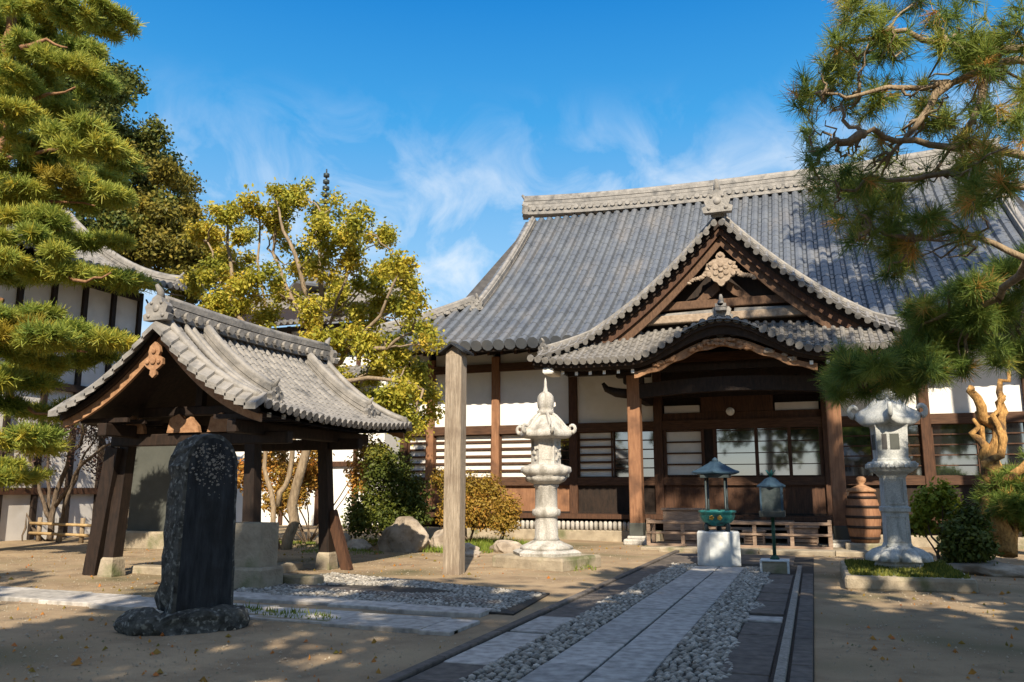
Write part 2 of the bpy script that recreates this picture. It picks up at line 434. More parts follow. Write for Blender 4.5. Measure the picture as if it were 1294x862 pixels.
def needles(name, ells, n_tuft, per, length, width, m, parent, up=.6, shell=.3, tint_bias=0.0, top=False, odd=.06, jit=.5):
    """needle tufts: blades fanning from each shoot tip"""
    c, d, k = ell_points(ells, n_tuft, shell)
    if top:
        E = np.array(ells); low = (c[:, 2] - E[k, 2]) < -.35 * E[k, 5]
        c[low, 2] = E[k[low], 2] - .3 * E[k[low], 5] + rng.random(low.sum()) * .5 * E[k[low], 5]
    ax = d * .7 + np.array([0, 0, up]) + rng.normal(0, .3, d.shape)
    ax /= np.linalg.norm(ax, axis=1, keepdims=True)
    n = len(c) * per
    A = np.repeat(ax, per, 0); C = np.repeat(c, per, 0) + A * (rng.random((n, 1)) - .5) * length * .6
    D = A * (.35 + .4 * rng.random((n, 1))) + unit(n) * (.55 + jit * rng.random((n, 1)))
    D /= np.linalg.norm(D, axis=1, keepdims=True)
    S = np.cross(D, unit(n)); S /= np.linalg.norm(S, axis=1, keepdims=True)
    ln = length * (.65 + .5 * rng.random((n, 1)))
    V = np.stack([C - S * width * .5, C + S * width * .5, C + D * ln + S * width * .2, C + D * ln - S * width * .2], 1).reshape(-1, 3)
    F = np.arange(len(V)).reshape(-1, 4)
    eb = rng.normal(0, .10, len(ells))
    t0 = .36 + tint_bias + eb[k] + rng.normal(0, .12, len(c))
    t0[rng.random(len(c)) < odd] += .5
    t = np.clip(np.repeat(t0, per) + rng.normal(0, .06, n), 0, 1)
    return raw_mesh(name, V, F, m, parent, t)

def split_up(ells, k, f, push=.75, flat=1.0):
    """uneven small clumps in place of each big one"""
    o = []
    for e in ells:
        for _ in range(k):
            v = unit(1)[0]; g = f * rng.uniform(.6, 1.3)
            o.append((e[0] + v[0] * e[3] * push, e[1] + v[1] * e[4] * push, e[2] + v[2] * e[5] * push, e[3] * g, e[4] * g, e[5] * g * flat))
    return o

def limbs(name, lines, r0, r1, m, parent, taper=True, jig=.04, n=7):
    mb = MB()
    for i, L in enumerate(lines):
        pts = [Vector(p) for p in L]; sm = []
        for a, b in zip(pts[:-1], pts[1:]):
            for t in (0, .34, .67):
                q = a.lerp(b, t)
                if t or sm: q = q + Vector(rng.normal(0, jig, 3)) * (1 if t else .3)
                sm.append(q)
        sm.append(pts[-1])
        ra = r0 if i == 0 else r1
        mb.tube(sm, [ra * (1 - .72 * j / (len(sm) - 1)) for j in range(len(sm))], n)
    return mb.build(name, m, parent)

def blob(mb, c, r, seed, sub=3, amp=.22, flat=None, mi=0):
    """a faceted boulder"""
    bm = bmesh.new(); bmesh.ops.create_icosphere(bm, subdivisions=sub, radius=1)
    g = np.random.default_rng(seed); dirs = [Vector(v).normalized() for v in g.normal(size=(11, 3))]
    cut = g.uniform(.60, .95, 11)
    vs = []
    for v in bm.verts:
        p = v.co.copy()
        for q, h in zip(dirs, cut):
            e = p.dot(q) - h
            if e > 0: p -= q * e * .9
        p *= 1 + amp * .25 * math.sin(7 * p.x + seed) * math.sin(6 * p.y + 2 * seed) * math.cos(5 * p.z)
        vs.append((c[0] + p.x * r[0], c[1] + p.y * r[1], c[2] + p.z * r[2]))
    fs = [tuple(x.index for x in f.verts) for f in bm.faces]
    bm.free()
    return mb.add(vs, fs, mi)

def tiled(P, us, t0f, nt, r, m, name, parent, pan=.035, ends=True, mi_end=None, t1=1.0, lap=.14):
    """round ribs of lapped tiles running down P(u,t), troughs of lapped pan tiles between them"""
    mb = MB()
    def fr(u, t, e=1e-3):
        p = Vector(P(u, t)); du = Vector(P(u + e, t)) - Vector(P(u - e, t)); dt = Vector(P(u, t + e)) - Vector(P(u, t - e))
        s = du.normalized(); n = s.cross(dt.normalized()).normalized()
        if n.z < 0: n = -n
        return p, s, n
    ang = [math.pi * q / 4 for q in range(5)]
    for i, u in enumerate(us):
        a = t0f(u)
        if a >= t1 - .01: continue
        k = max(1, int(round(nt * (t1 - a))))
        jig = [1 + random.uniform(-.035, .035) for _ in range(k)]
        for j in range(k):
            ta, tb = a + (t1 - a) * j / k, a + (t1 - a) * (j + 1) / k
            p0, s0, n0 = fr(u, ta); p1, s1, n1 = fr(u, tb)
            ra, rb = r * (1.04 - lap) * jig[j], r * 1.04 * jig[j]
            V = [p0 + s0 * ra * math.cos(q) + n0 * (ra * math.sin(q) + .01) for q in ang] + [p1 + s1 * rb * math.cos(q) + n1 * (rb * math.sin(q) + .01) for q in ang] + [p1]
            F = [(q, q + 1, q + 6, q + 5) for q in range(4)] + [(10, q + 6, q + 5) for q in (5 - 5, 1, 2, 3)]
            mb.add(V, F, 0)
        if ends:
            p, s, n = fr(u, t1); d = s.cross(n)
            if d.z > 0: d = -d
            c = p + d * .02 + n * r * .15; rr = r * 1.35
            V = [c + s * rr * math.cos(q) + n * rr * math.sin(q) for q in [2 * math.pi * z / 10 for z in range(10)]]
            V += [v + d * .05 for v in V]
            F = [(q, (q + 1) % 10, (q + 1) % 10 + 10, q + 10) for q in range(10)] + [tuple(range(10, 20))]
            mb.add(V, F, 0)
    for u, w in zip(us[:-1], us[1:]):
        a = max(t0f(u), t0f(w)) if True else 0
        a = min(t0f(u), t0f(w))
        if a >= t1 - .01: continue
        k = max(1, int(round(nt * (t1 - a))))
        for j in range(k):
            ta, tb = a + (t1 - a) * j / k, a + (t1 - a) * (j + 1) / k
            pa, sa, na = fr(u, ta); pb, sb, nb = fr(w, ta); pc, s_, nc = fr(w, tb); pd, s_, nd = fr(u, tb)
            mid = (pc + pd) / 2
            V = [pa, pb, pc + nc * pan, pd + nd * pan, pc, pd]
            mb.add(V, [(0, 1, 2, 3), (3, 2, 4, 5)], 0)
    return mb.build(name, m, parent)

def ridge_bar(mb, line, w, h, disc=.0, step=.3, sideways=None, courses=3, cap=True):
    """stacked ridge: courses of flat tiles under a round capping, optional row of round tile ends"""
    pts = [Vector(p) for p in line]
    up = Vector((0, 0, 1))
    for c in range(courses):
        z0, z1 = h * c / courses, h * (c + .86) / courses
        ww = w * (1 - .10 * c + (.12 if c == courses - 1 else 0))
        V, F = [], []
        for i, p in enumerate(pts):
            d = (pts[min(i + 1, len(pts) - 1)] - pts[max(i - 1, 0)]); d.z = 0; d.normalize()
            s = d.cross(up)
            V += [p + s * ww / 2 + up * z0, p - s * ww / 2 + up * z0, p - s * ww / 2 + up * z1, p + s * ww / 2 + up * z1]
        for i in range(len(pts) - 1):
            for k in range(4):
                j = (k + 1) % 4
                F.append((i * 4 + k, i * 4 + j, i * 4 + 4 + j, i * 4 + 4 + k))
        F += [(0, 1, 2, 3), tuple((len(pts) - 1) * 4 + k for k in (3, 2, 1, 0))]
        mb.add(V, F, 0)
    if cap: mb.tube([p + up * (h * .98) for p in pts], w * .3, 8)
    if disc:
        L = [0.0]
        for a, b in zip(pts[:-1], pts[1:]): L.append(L[-1] + (b - a).length)
        n = int(L[-1] / step)
        for q in range(n):
            x = (q + .5) * step
            i = max(j for j in range(len(L)) if L[j] <= x); i = min(i, len(pts) - 2)
            p = pts[i].lerp(pts[i + 1], (x - L[i]) / (L[i + 1] - L[i]))
            d = (pts[i + 1] - pts[i]); d.z = 0; d.normalize(); s = d.cross(up)
            for sg in (1, -1):
                c = p + s * sg * (w / 2) + up * h * .32
                V = [c + d * disc * math.cos(2 * math.pi * z / 10) + up * disc * math.sin(2 * math.pi * z / 10) for z in range(10)]
                V += [v + s * sg * .06 for v in V]
                mb.add(V, [(z, (z + 1) % 10, (z + 1) % 10 + 10, z + 10) for z in range(10)] + [tuple(range(10, 20))], 0)
    return mb

def ogre_tile(mb, c, d, s=1.0):
    """onigawara: an arched crest plate with scrolled shoulders, a boss and a horn; d = the way it faces"""
    d = Vector(d); d.z = 0; d.normalize(); u = d.cross(Vector((0, 0, 1))); c = Vector(c)
    out = [(-.42, 0), (-.46, .16), (-.34, .22), (-.40, .40), (-.30, .52), (-.20, .50), (-.16, .64), (0, .74),
           (.16, .64), (.20, .50), (.30, .52), (.40, .40), (.34, .22), (.46, .16), (.42, 0)]
    n = len(out)
    V = [c + u * x * s + Vector((0, 0, z * s)) + d * .12 * s for x, z in out] + [c + u * x * s * .94 + Vector((0, 0, z * s)) - d * .12 * s for x, z in out]
    F = [(i, (i + 1) % n, (i + 1) % n + n, i + n) for i in range(n)] + [tuple(range(n)), tuple(range(2 * n - 1, n - 1, -1))]
    mb.add(V, F, 0)
    for x, z, r in ((0, .34, .13), (-.25, .13, .07), (.25, .13, .07), (-.17, .50, .06), (.17, .50, .06)):
        mb.tube([c + u * x * s + Vector((0, 0, z * s)) + d * .10 * s, c + u * x * s + Vector((0, 0, z * s)) + d * .155 * s], [r * s, r * s * .7], 12)
    mb.tube([c + Vector((0, 0, .62 * s)) - d * .05 * s, c + Vector((0, 0, .86 * s)), c + Vector((0, 0, 1.02 * s)) + d * .16 * s], [.12 * s, .10 * s, .05 * s], 8)
    return mb

def copy_tree(o, parent=None):
    c = o.copy(); COL.objects.link(c)
    if parent is not None: c.parent = parent
    for ch in list(o.children): copy_tree(ch, c)
    return c
LEFT_PINE_PADS = [(-20.91,15.89,15.07,1.65,1.3,0.52),(-19.55,16.27,14.02,0.92,1.3,0.56),(-21.27,16.44,14.06,1.47,1.3,0.55),(-21.23,16.92,13.15,1.8,1.3,0.54),(-18.82,16.27,12.92,0.8,1.3,0.46),(-20.37,16.85,11.87,1.66,1.3,0.48),(-15.48,13.99,9.51,0.75,1.3,0.39),(-19.64,15.39,10.34,1.15,1.3,0.44),(-19.2,16.92,10.28,1.31,1.3,0.43),(-19.64,15.98,9.43,1.36,1.3,0.45),(-17.95,16.78,9.38,0.71,1.3,0.37),(-17.81,14.26,7.82,1.04,1.3,0.37),(-17.18,15.4,8.09,1.09,1.3,0.31),(-17.29,14.69,6.98,1.04,1.3,0.33),(-19.66,15.64,7.34,0.75,1.3,0.4),(-16.75,15.74,6.93,0.61,1.3,0.17),(-17.23,13.94,5.51,0.73,1.3,0.28),(-16.18,14.59,4.94,1.09,1.3,0.35),(-18.05,14.79,4.99,1.04,1.3,0.37),(-17.69,16.83,5.29,0.76,1.3,0.32),(-18.88,16.35,4.75,1.04,1.3,0.36),(-17.55,14.41,3.76,0.84,1.3,0.42),(-18.57,16.45,3.6,0.48,1.3,0.28),(-17.08,14.34,2.73,0.62,1.3,0.31),(-19.32,15.88,1.96,0.4,1.3,0.31),(-16.1,14.31,13.16,0.53,1.3,0.26),(-17.25,13.91,13.49,1.06,1.3,0.26),(-21.93,16.69,15.08,0.56,1.3,0.5),(-19.05,14.57,11.9,0.56,1.3,0.47),(-18.61,14.59,10.74,0.66,1.3,0.39),(-21.79,17.04,10.42,0.72,1.3,0.49)]
DARK_TREE = [(-35.57,31.49,23.35,1.92,3.0,1.71),(-30.92,29.16,19.32,1.46,3.0,1.54),(-32.41,31.85,18.11,1.4,3.0,1.64),(-33.04,30.16,17.97,2.39,3.0,1.99),(-35.53,30.71,20.73,2.08,3.0,2.49),(-29.11,28.82,14.38,1.29,3.0,1.29),(-35.53,31.76,15.87,2.5,3.0,1.67),(-37.82,30.76,25.24,2.15,3.0,2.15),(-32.82,31.87,14.31,1.62,3.0,1.02)]
OLIVE_TREE = [(-31.84,33.57,17.13,1.1,2.5,1.27),(-28.46,31.2,14.27,1.08,2.5,1.08),(-30.89,31.44,14.4,1.43,2.5,1.35),(-28.32,30.66,12.71,1.44,2.5,0.98),(-27.03,30.58,11.98,1.04,2.5,1.04),(-29.1,30.26,12.28,1.13,2.5,0.98),(-26.77,31.21,10.76,0.9,2.5,0.75),(-32.76,32.41,16.19,0.99,2.5,0.99),(-28.81,30.01,16.72,0.46,2.5,0.38)]
MID_TREE = [(-17.59,20.6,9.31,0.5,0.5,0.36),(-16.04,19.45,9.73,0.38,0.38,0.27),(-14.82,19.35,9.8,0.35,0.35,0.25),(-16.84,21.08,8.72,0.5,0.5,0.36),(-16.71,19.93,8.04,0.43,0.43,0.31),(-14.11,19.37,9.86,0.34,0.34,0.25),(-13.61,19.94,10.12,0.4,0.4,0.29),(-13.19,20.7,9.95,0.43,0.43,0.31),(-10.94,18.49,8.57,0.38,0.38,0.27),(-12.0,21.62,9.03,0.43,0.43,0.31),(-9.61,18.38,7.33,0.34,0.34,0.25),(-10.61,20.85,7.42,0.36,0.36,0.26),(-15.34,21.17,9.37,0.4,0.4,0.29),(-12.11,18.36,8.39,0.38,0.38,0.27),(-14.41,20.98,8.47,0.48,0.48,0.35),(-12.09,19.55,8.1,0.44,0.44,0.32),(-11.67,20.27,7.56,0.5,0.5,0.36),(-13.57,18.33,7.2,0.39,0.39,0.28),(-14.36,18.46,6.86,0.43,0.43,0.31),(-15.29,18.92,6.73,0.45,0.45,0.32),(-13.55,21.55,7.48,0.49,0.49,0.35),(-12.6,18.97,6.32,0.39,0.39,0.28),(-12.08,20.87,6.55,0.46,0.46,0.33),(-11.53,21.46,6.82,0.47,0.47,0.34),(-10.75,21.5,6.11,0.46,0.46,0.33),(-11.69,19.47,5.54,0.43,0.43,0.31),(-10.73,19.51,5.32,0.47,0.47,0.34),(-10.21,20.08,4.9,0.47,0.47,0.34),(-10.09,20.94,4.34,0.4,0.4,0.29),(-9.78,18.67,3.92,0.44,0.44,0.32),(-11.88,20.84,4.22,0.45,0.45,0.33),(-12.79,21.01,4.97,0.42,0.42,0.3),(-10.23,21.22,3.64,0.4,0.4,0.29),(-9.53,18.42,3.2,0.35,0.35,0.25),(-18.77,21.52,8.26,0.42,0.42,0.3),(-15.73,18.61,6.54,0.36,0.36,0.26),(-14.28,19.46,6.43,0.36,0.36,0.26),(-14.43,20.38,7.1,0.38,0.38,0.27),(-16.97,21.42,9.88,0.36,0.36,0.26),(-11.8,19.46,8.5,0.31,0.31,0.22),(-11.6,21.44,7.84,0.38,0.38,0.27),(-14.7,20.15,9.63,0.33,0.33,0.24),(-12.46,19.36,7.63,0.35,0.35,0.25),(-9.16,19.38,5.42,0.25,0.25,0.18),(-9.51,18.9,6.3,0.29,0.29,0.21),(-13.46,18.57,5.54,0.3,0.3,0.21),(-12.38,18.81,5.52,0.32,0.32,0.23),(-11.59,20.64,4.87,0.4,0.4,0.29),(-11.87,21.69,3.61,0.46,0.46,0.33)]
ORANGE_SHRUB = [(-16.77,22.46,2.05,0.76,0.76,0.66),(-15.42,22.28,1.31,0.78,0.78,0.49),(-17.0,23.78,2.59,0.69,0.69,0.64),(-14.98,23.05,2.42,0.61,0.61,0.76),(-13.14,22.85,2.03,0.44,0.44,0.73),(-12.6,22.58,2.74,0.58,0.58,0.39),(-15.61,23.15,1.93,0.86,0.86,0.61)]
CLIPPED_SHRUB = [(-11.73,21.5,1.11,0.86,0.86,0.77),(-10.7,21.27,1.45,0.66,0.66,0.66),(-11.33,21.25,2.11,0.72,0.72,0.63),(-10.33,21.03,0.92,0.48,0.48,0.43),(-12.34,21.55,0.77,0.5,0.5,0.5),(-11.47,21.02,2.55,0.4,0.4,0.27),(-10.94,21.3,0.79,0.8,0.8,0.44)]
AZALEA = [(-9.59,22.6,1.44,0.69,0.69,0.69),(-8.92,22.18,1.01,0.58,0.58,0.54),(-10.19,22.54,1.9,0.37,0.37,0.32),(-8.8,22.67,1.56,0.46,0.46,0.46),(-9.85,22.48,0.88,0.5,0.5,0.41)]
AZALEA_SMALL = [(-8.06,22.12,1.02,0.42,0.42,0.44),(-8.06,21.84,0.7,0.39,0.39,0.26)]
RIGHT_PINE_TUFTS = [(0.68,10.34,7.21,0.39,0.8,0.34),(1.02,9.66,6.86,0.41,0.8,0.27),(1.66,11.33,7.62,0.47,0.8,0.38),(1.88,10.01,6.88,0.41,0.8,0.31),(2.36,10.39,7.0,0.42,0.8,0.34),(0.68,11.7,7.42,0.29,0.8,0.24),(1.06,11.35,7.28,0.43,0.8,0.23),(1.47,11.64,7.25,0.43,0.8,0.24),(0.31,10.39,6.5,0.24,0.8,0.24),(0.58,10.47,6.39,0.24,0.8,0.18),(0.27,11.05,6.6,0.19,0.8,0.15),(0.86,10.45,6.43,0.29,0.8,0.2),(0.27,10.0,5.81,0.19,0.8,0.09),(0.66,10.27,5.57,0.13,0.8,0.1),(0.33,9.65,5.32,0.11,0.8,0.07),(1.59,10.2,6.04,0.28,0.8,0.28),(2.2,11.67,6.73,0.38,0.8,0.31),(2.58,11.6,6.75,0.37,0.8,0.41),(1.87,10.8,5.91,0.23,0.8,0.21),(2.18,10.5,5.69,0.37,0.8,0.22),(1.68,10.11,5.31,0.4,0.8,0.2),(1.94,9.51,4.91,0.37,0.8,0.25),(0.2,9.95,5.31,0.15,0.8,0.09),(0.6,11.18,5.6,0.25,0.8,0.12),(0.94,11.38,5.56,0.35,0.8,0.12),(0.49,10.17,5.05,0.34,0.8,0.15),(0.9,11.19,5.17,0.45,0.8,0.24),(1.37,11.16,5.23,0.46,0.8,0.26),(1.79,10.97,5.17,0.43,0.8,0.27),(0.94,10.89,4.68,0.31,0.8,0.24),(1.32,11.12,4.66,0.36,0.8,0.3),(1.54,10.17,4.5,0.29,0.8,0.18),(1.86,10.99,4.46,0.23,0.8,0.13),(2.0,9.97,4.66,0.38,0.8,0.17),(0.79,10.47,4.72,0.32,0.8,0.19),(1.13,11.15,4.42,0.28,0.8,0.14),(2.5,10.96,6.04,0.23,0.8,0.39),(2.33,10.01,6.5,0.27,0.8,0.36),(1.51,11.57,6.57,0.17,0.8,0.13),(1.11,10.86,5.79,0.14,0.8,0.08)]
RIGHT_PINE_LOW = [(0.58,13.33,3.09,0.31,0.8,0.24),(0.89,12.42,3.2,0.39,0.8,0.24),(1.39,13.28,3.46,0.37,0.8,0.26),(0.64,12.8,3.35,0.3,0.8,0.18),(1.17,13.47,3.16,0.33,0.8,0.14),(1.51,13.14,3.2,0.25,0.8,0.18),(1.89,13.71,3.8,0.47,0.8,0.36),(2.32,13.44,3.84,0.53,0.8,0.39),(2.83,13.68,3.97,0.39,0.8,0.51),(2.08,12.96,4.17,0.56,0.8,0.27),(2.68,13.43,4.4,0.51,0.8,0.23),(1.68,13.58,4.03,0.33,0.8,0.26),(2.9,13.73,3.45,0.28,0.8,0.23),(2.3,12.96,3.37,0.33,0.8,0.15),(1.51,13.75,3.71,0.29,0.8,0.24),(3.03,13.79,4.7,0.35,0.8,0.26)]
RIGHT_BRANCHES = [[(4.75,11.0,5.99),(3.55,10.8,6.69),(2.38,10.6,6.79),(1.85,10.4,6.85),(1.16,10.3,7.09),(0.61,10.2,6.93)],[(4.2,11.0,6.38),(2.95,10.7,6.55),(2.36,10.5,6.57),(1.81,10.4,6.35),(1.28,10.3,6.32),(0.79,10.1,6.25),(0.39,10.0,6.27)],[(4.02,11.0,4.86),(2.83,10.7,5.33),(2.24,10.5,5.48),(1.77,10.3,5.5),(1.14,10.2,5.62),(0.79,10.0,5.69),(0.59,10.0,5.89),(0.57,9.9,6.07)],[(0.79,10.0,5.69),(0.52,9.9,5.59),(0.29,9.8,5.43),(0.19,9.8,5.25)],[(3.94,11.0,4.12),(2.87,10.7,4.89),(2.28,10.5,5.03),(1.7,10.3,5.19),(1.01,10.1,5.13),(0.49,10.0,5.04)],[(4.35,12.0,2.13),(3.55,12.0,3.51),(2.55,11.0,4.25),(1.97,10.8,4.55),(1.25,10.5,4.53),(0.82,10.3,4.66)],[(4.82,13.5,1.58),(3.84,13.4,2.64),(2.88,13.3,3.67),(2.19,13.2,3.92),(1.43,13.2,3.39),(0.77,13.2,3.13)],[(2.55,11.0,4.25),(2.53,12.5,4.15),(1.97,13.0,4.07),(1.57,13.2,3.85)],[(2.36,10.5,6.57),(2.02,10.4,5.87),(1.64,10.4,5.38)],[(1.81,10.4,6.35),(1.46,10.3,5.91),(1.08,10.2,5.48)]]
GNARL = [[(3.61,20.0,0.28),(3.52,20.0,0.92),(3.64,20.0,1.57),(3.52,20.0,2.22),(3.75,20.0,2.88),(3.45,19.9,3.3),(3.29,19.8,3.72)],[(3.74,20.1,0.28),(3.78,20.0,1.24),(3.41,19.9,1.89),(3.77,19.8,2.54),(3.65,19.8,3.12),(3.91,19.9,3.54)],[(3.42,19.9,0.44),(3.39,20.1,1.24),(3.79,20.2,1.9),(3.42,20.1,2.56),(3.37,20.0,3.23)],[(3.75,20.0,2.8),(3.89,20.1,3.22),(3.86,20.2,3.65),(4.09,20.2,4.07)],[(3.51,20.0,2.14),(3.33,19.9,2.64),(3.26,19.8,3.05)],[(3.64,20.0,1.57),(4.07,19.6,2.04),(4.56,19.5,2.27)]]
RIGHT_DARK_BUSH = [(2.64,18.79,0.59,0.34,0.34,0.37),(2.93,19.08,0.87,0.28,0.28,0.41),(2.69,19.06,0.25,0.32,0.32,0.19),(2.97,18.62,0.51,0.25,0.25,0.28)]
RIGHT_LIGHT_BUSH = [(2.27,20.02,1.23,0.34,0.34,0.37),(2.54,19.8,1.49,0.27,0.27,0.23),(2.16,20.2,0.9,0.27,0.27,0.24),(2.72,20.26,1.15,0.27,0.27,0.27)]
RIGHT_PINE_BUSH = [(3.97,19.97,1.65,0.66,0.66,0.39),(3.56,20.23,1.4,0.4,0.4,0.27),(4.19,20.26,1.08,0.59,0.59,0.43),(4.7,20.28,1.89,0.66,0.66,0.49),(3.72,19.61,1.25,0.42,0.42,0.26)]
BARE_SHRUB = [[(-22.87,20.5,-0.12),(-22.71,20.4,1.06),(-22.2,20.3,2.29),(-21.57,20.2,3.39),(-21.31,20.1,4.0)],[(-22.83,20.5,0.56),(-23.26,20.3,1.55),(-23.73,20.3,2.56),(-24.08,20.2,3.45)],[(-22.91,20.6,-0.18),(-23.2,20.6,1.55),(-23.35,20.5,3.07),(-23.23,20.4,4.08)],[(-22.65,20.4,1.06),(-21.52,20.0,2.03),(-20.3,19.8,2.86),(-19.33,19.7,3.24)],[(-22.82,20.4,-0.17),(-23.55,20.2,0.81),(-23.41,20.0,-0.15)],[(-22.32,20.3,-0.15),(-21.82,20.0,1.07),(-21.4,20.0,2.4),(-20.72,20.0,3.36)]]
BARE_LEAVES = [(-21.71,20.48,3.41,0.86,0.86,0.5),(-20.2,20.28,3.24,0.64,0.64,0.44),(-22.19,20.37,3.04,0.76,0.76,0.45),(-23.68,20.12,2.42,0.91,0.91,0.41),(-24.51,20.32,2.95,0.73,0.73,0.52),(-21.11,20.47,2.53,0.75,0.75,0.4),(-23.55,20.34,3.45,0.77,0.77,0.51),(-20.53,20.42,2.04,0.39,0.39,0.25)]
MID_STEMS = [[(-13.75,20.0,-0.26),(-13.63,20.0,1.13),(-13.15,20.0,2.86),(-12.98,20.0,4.62),(-13.02,20.0,6.45),(-13.04,20.0,8.08),(-13.0,20.0,9.51)],[(-14.02,20.2,-0.28),(-14.36,20.2,1.12),(-14.77,20.3,2.23),(-14.87,20.3,3.82),(-14.63,20.2,5.65),(-15.2,20.0,8.28),(-15.26,20.0,9.97)],[(-14.11,20.1,1.12),(-13.89,20.2,1.99),(-13.78,20.2,3.33),(-13.65,20.6,4.96),(-13.05,20.8,6.6),(-12.58,20.8,8.25),(-12.36,20.8,9.32)],[(-12.98,20.0,4.62),(-11.76,19.6,5.39),(-10.7,19.4,6.16),(-10.09,19.3,7.4)],[(-12.99,20.0,5.76),(-14.1,20.3,7.06),(-14.95,20.4,8.61),(-14.84,20.4,10.1)],[(-14.63,20.2,5.65),(-15.96,20.2,6.69),(-16.69,20.1,7.95),(-17.16,20.1,9.12)],[(-15.96,20.2,6.69),(-16.31,20.2,8.44),(-16.65,20.2,9.94)],[(-12.98,20.0,4.62),(-11.31,19.3,4.46),(-9.97,19.0,4.37),(-9.18,19.0,4.09)],[(-13.02,20.0,6.45),(-13.26,19.4,7.71),(-13.77,19.2,8.87),(-14.03,19.2,9.73)],[(-11.76,19.6,5.39),(-10.44,19.4,5.29),(-9.65,19.3,5.65)]]
LEFT_PINE_LIMBS = [[(-20.08,15.5,0.2),(-20.27,15.5,1.96),(-20.5,15.6,4.0),(-20.57,15.6,6.11),(-20.55,15.8,8.35),(-21.09,15.9,10.74),(-21.07,15.9,13.13),(-21.11,15.9,15.37),(-21.62,15.9,17.79)],[(-19.71,15.5,7.52),(-17.65,15.0,6.99),(-15.99,14.7,6.48),(-15.18,14.6,6.58)],[(-19.49,15.5,5.6),(-17.64,15.0,5.0),(-15.69,14.6,4.73)],[(-20.06,15.5,9.32),(-19.07,16.0,9.26),(-17.7,16.3,9.08)],[(-20.12,15.4,12.02),(-18.26,15.0,11.75),(-17.09,14.8,11.67)],[(-20.1,15.4,10.41),(-18.06,15.0,10.19),(-16.48,14.8,9.78)],[(-19.97,15.4,13.63),(-19.46,15.8,13.99),(-18.92,16.0,13.75)],[(-19.27,15.6,3.95),(-17.69,15.0,3.45),(-16.7,14.8,3.3)],[(-20.09,15.4,9.96),(-22.22,15.5,10.75)],[(-19.57,15.4,6.42),(-21.58,15.5,6.82)]]
SHADE = [(-9.5, -5.0, 15.0, 3.6, .34), (-2.9, -6.0, 16.0, 3.8, .30), (.5, -5.0, 15.0, 3.8, .34), (6.5, -3.0, 13.0, 4.0, .34), (8.5, 4.0, 14.0, 4.0, .3),
         (7.2, 18.8, 26.0, 4.2, .60), (-14.5, -5.5, 13.5, 3.2, .34), (3.5, -8.5, 15, 3.6, .34), (2.6, -1.2, 11.5, 3.0, .40), (3.0, 1.5, 13.5, 2.5, .55)]
SHADE_LABELS = ['tall broad evergreen at the back of the forecourt, first on the left', 'tall evergreen at the back of the forecourt behind the path',
 'tall dense evergreen at the back of the forecourt in line with the path', 'tall evergreen at the back right corner of the forecourt', 'broad evergreen along the right side of the forecourt',
 'highest cedar to the right of the hall, beyond the overhanging pine', 'smaller evergreen at the far back left corner', 'second evergreen row behind the path', 'lower evergreen close behind on the right of the path', 'slim high-crowned evergreen beside the path on the right']
PINE_SEED = 4
# ================================================================== THE SETTING
def ground_sheet():
    xs = np.concatenate([[-900, -200, -80], np.arange(-40, 14.01, .5), [40, 100, 300, 900]])
    ys = np.concatenate([[-400, -80, -30], np.arange(-10, 40.01, .5), [80, 200, 600, 1500]])
    mb = MB(); nx = len(xs); V = []
    for y in ys:
        for x in xs:
            inside = -40 < x < 14 and -10 < y < 40
            near_path = -4.1 < x < .3
            h = 0.022 * (math.sin(x * 1.3 + y * .7) * math.sin(y * .9 - x * .4)) - .02 if inside and not near_path else -.012
            V.append((x, y, h))
    F = [(j * nx + i, j * nx + i + 1, j * nx + nx + i + 1, j * nx + nx + i) for j in range(len(ys) - 1) for i in range(nx - 1)]
    mb.add(V, F, 0, True)
    tag(mb.build('ground', M['dirt']), kind='structure')
ground_sheet()

Y0, Y1 = 1.0, 21.6
# bedding of the approach, a hand's breadth of dark joint shows between the slabs
tag(MB().box(-3.46, -.09, Y0, Y1, -.15, .004).build('path_bed', M['joint']), kind='structure')
mb = MB()                                              # two columns of long granite slabs
for x0, x1, off in ((-2.42, -1.925, 0), (-1.905, -1.41, .55)):
    y = Y0 - off
    while y < 18.1:
        L = random.uniform(1.15, 1.5)
        z = .028 + random.uniform(-.004, .004)
        mb.box(x0 + .004, x1 - .004, max(y, Y0) + .008, min(y + L, 18.1) - .008, -.05, z, bev=.010)
        y += L
tag(mb.build('path', M['slab']), kind='structure')
mb = MB()                                              # dark pavers along both sides
def pavers(x0, x1, ya, yb, lo, hi, skip=()):
    y = ya
    while y < yb:
        L = random.uniform(lo, hi)
        if not any(a - .2 < y + L / 2 < b + .2 for a, b in skip):
            mb.box(x0, x1, y + .007, min(y + L, yb) - .007, -.05, .024 + random.uniform(-.005, .005), bev=.010)
        y += L
pavers(-3.33, -2.88, Y0, Y1, .7, 1.2, skip=((7.35, 9.1), (9.25, 10.45)))
pavers(-.87, -.45, Y0, 16.9, .45, .9, skip=((11.0, 11.3),))
pavers(-.285, -.10, Y0, 17.2, .5, .8)
pavers(-2.88, -.5, 18.9, Y1, .7, 1.0)
tag(mb.build('path_edging', M['slab_dark']), kind='structure')
mb = MB()
mb.box(-3.33, -2.88, 7.42, 8.28, -.05, .027, bev=.01); mb.box(-3.33, -2.88, 8.30, 9.15, -.05, .025, bev=.01)
mb.box(-3.33, -2.88, 9.25, 10.4, -.05, .027, bev=.01); mb.box(-.87, -.45, 10.95, 11.32, -.05, .028, bev=.01)
tag(mb.build('path_pale_slabs', M['slab_pale']), kind='structure')
mb = MB(); y = Y0
while y < 18.0:
    L = random.uniform(.9, 1.6); mb.box(-.405, -.315, y, y + L - .012, -.05, .05, bev=.01); y += L
tag(mb.build('kerb', M['gravelkerb']), kind='structure')
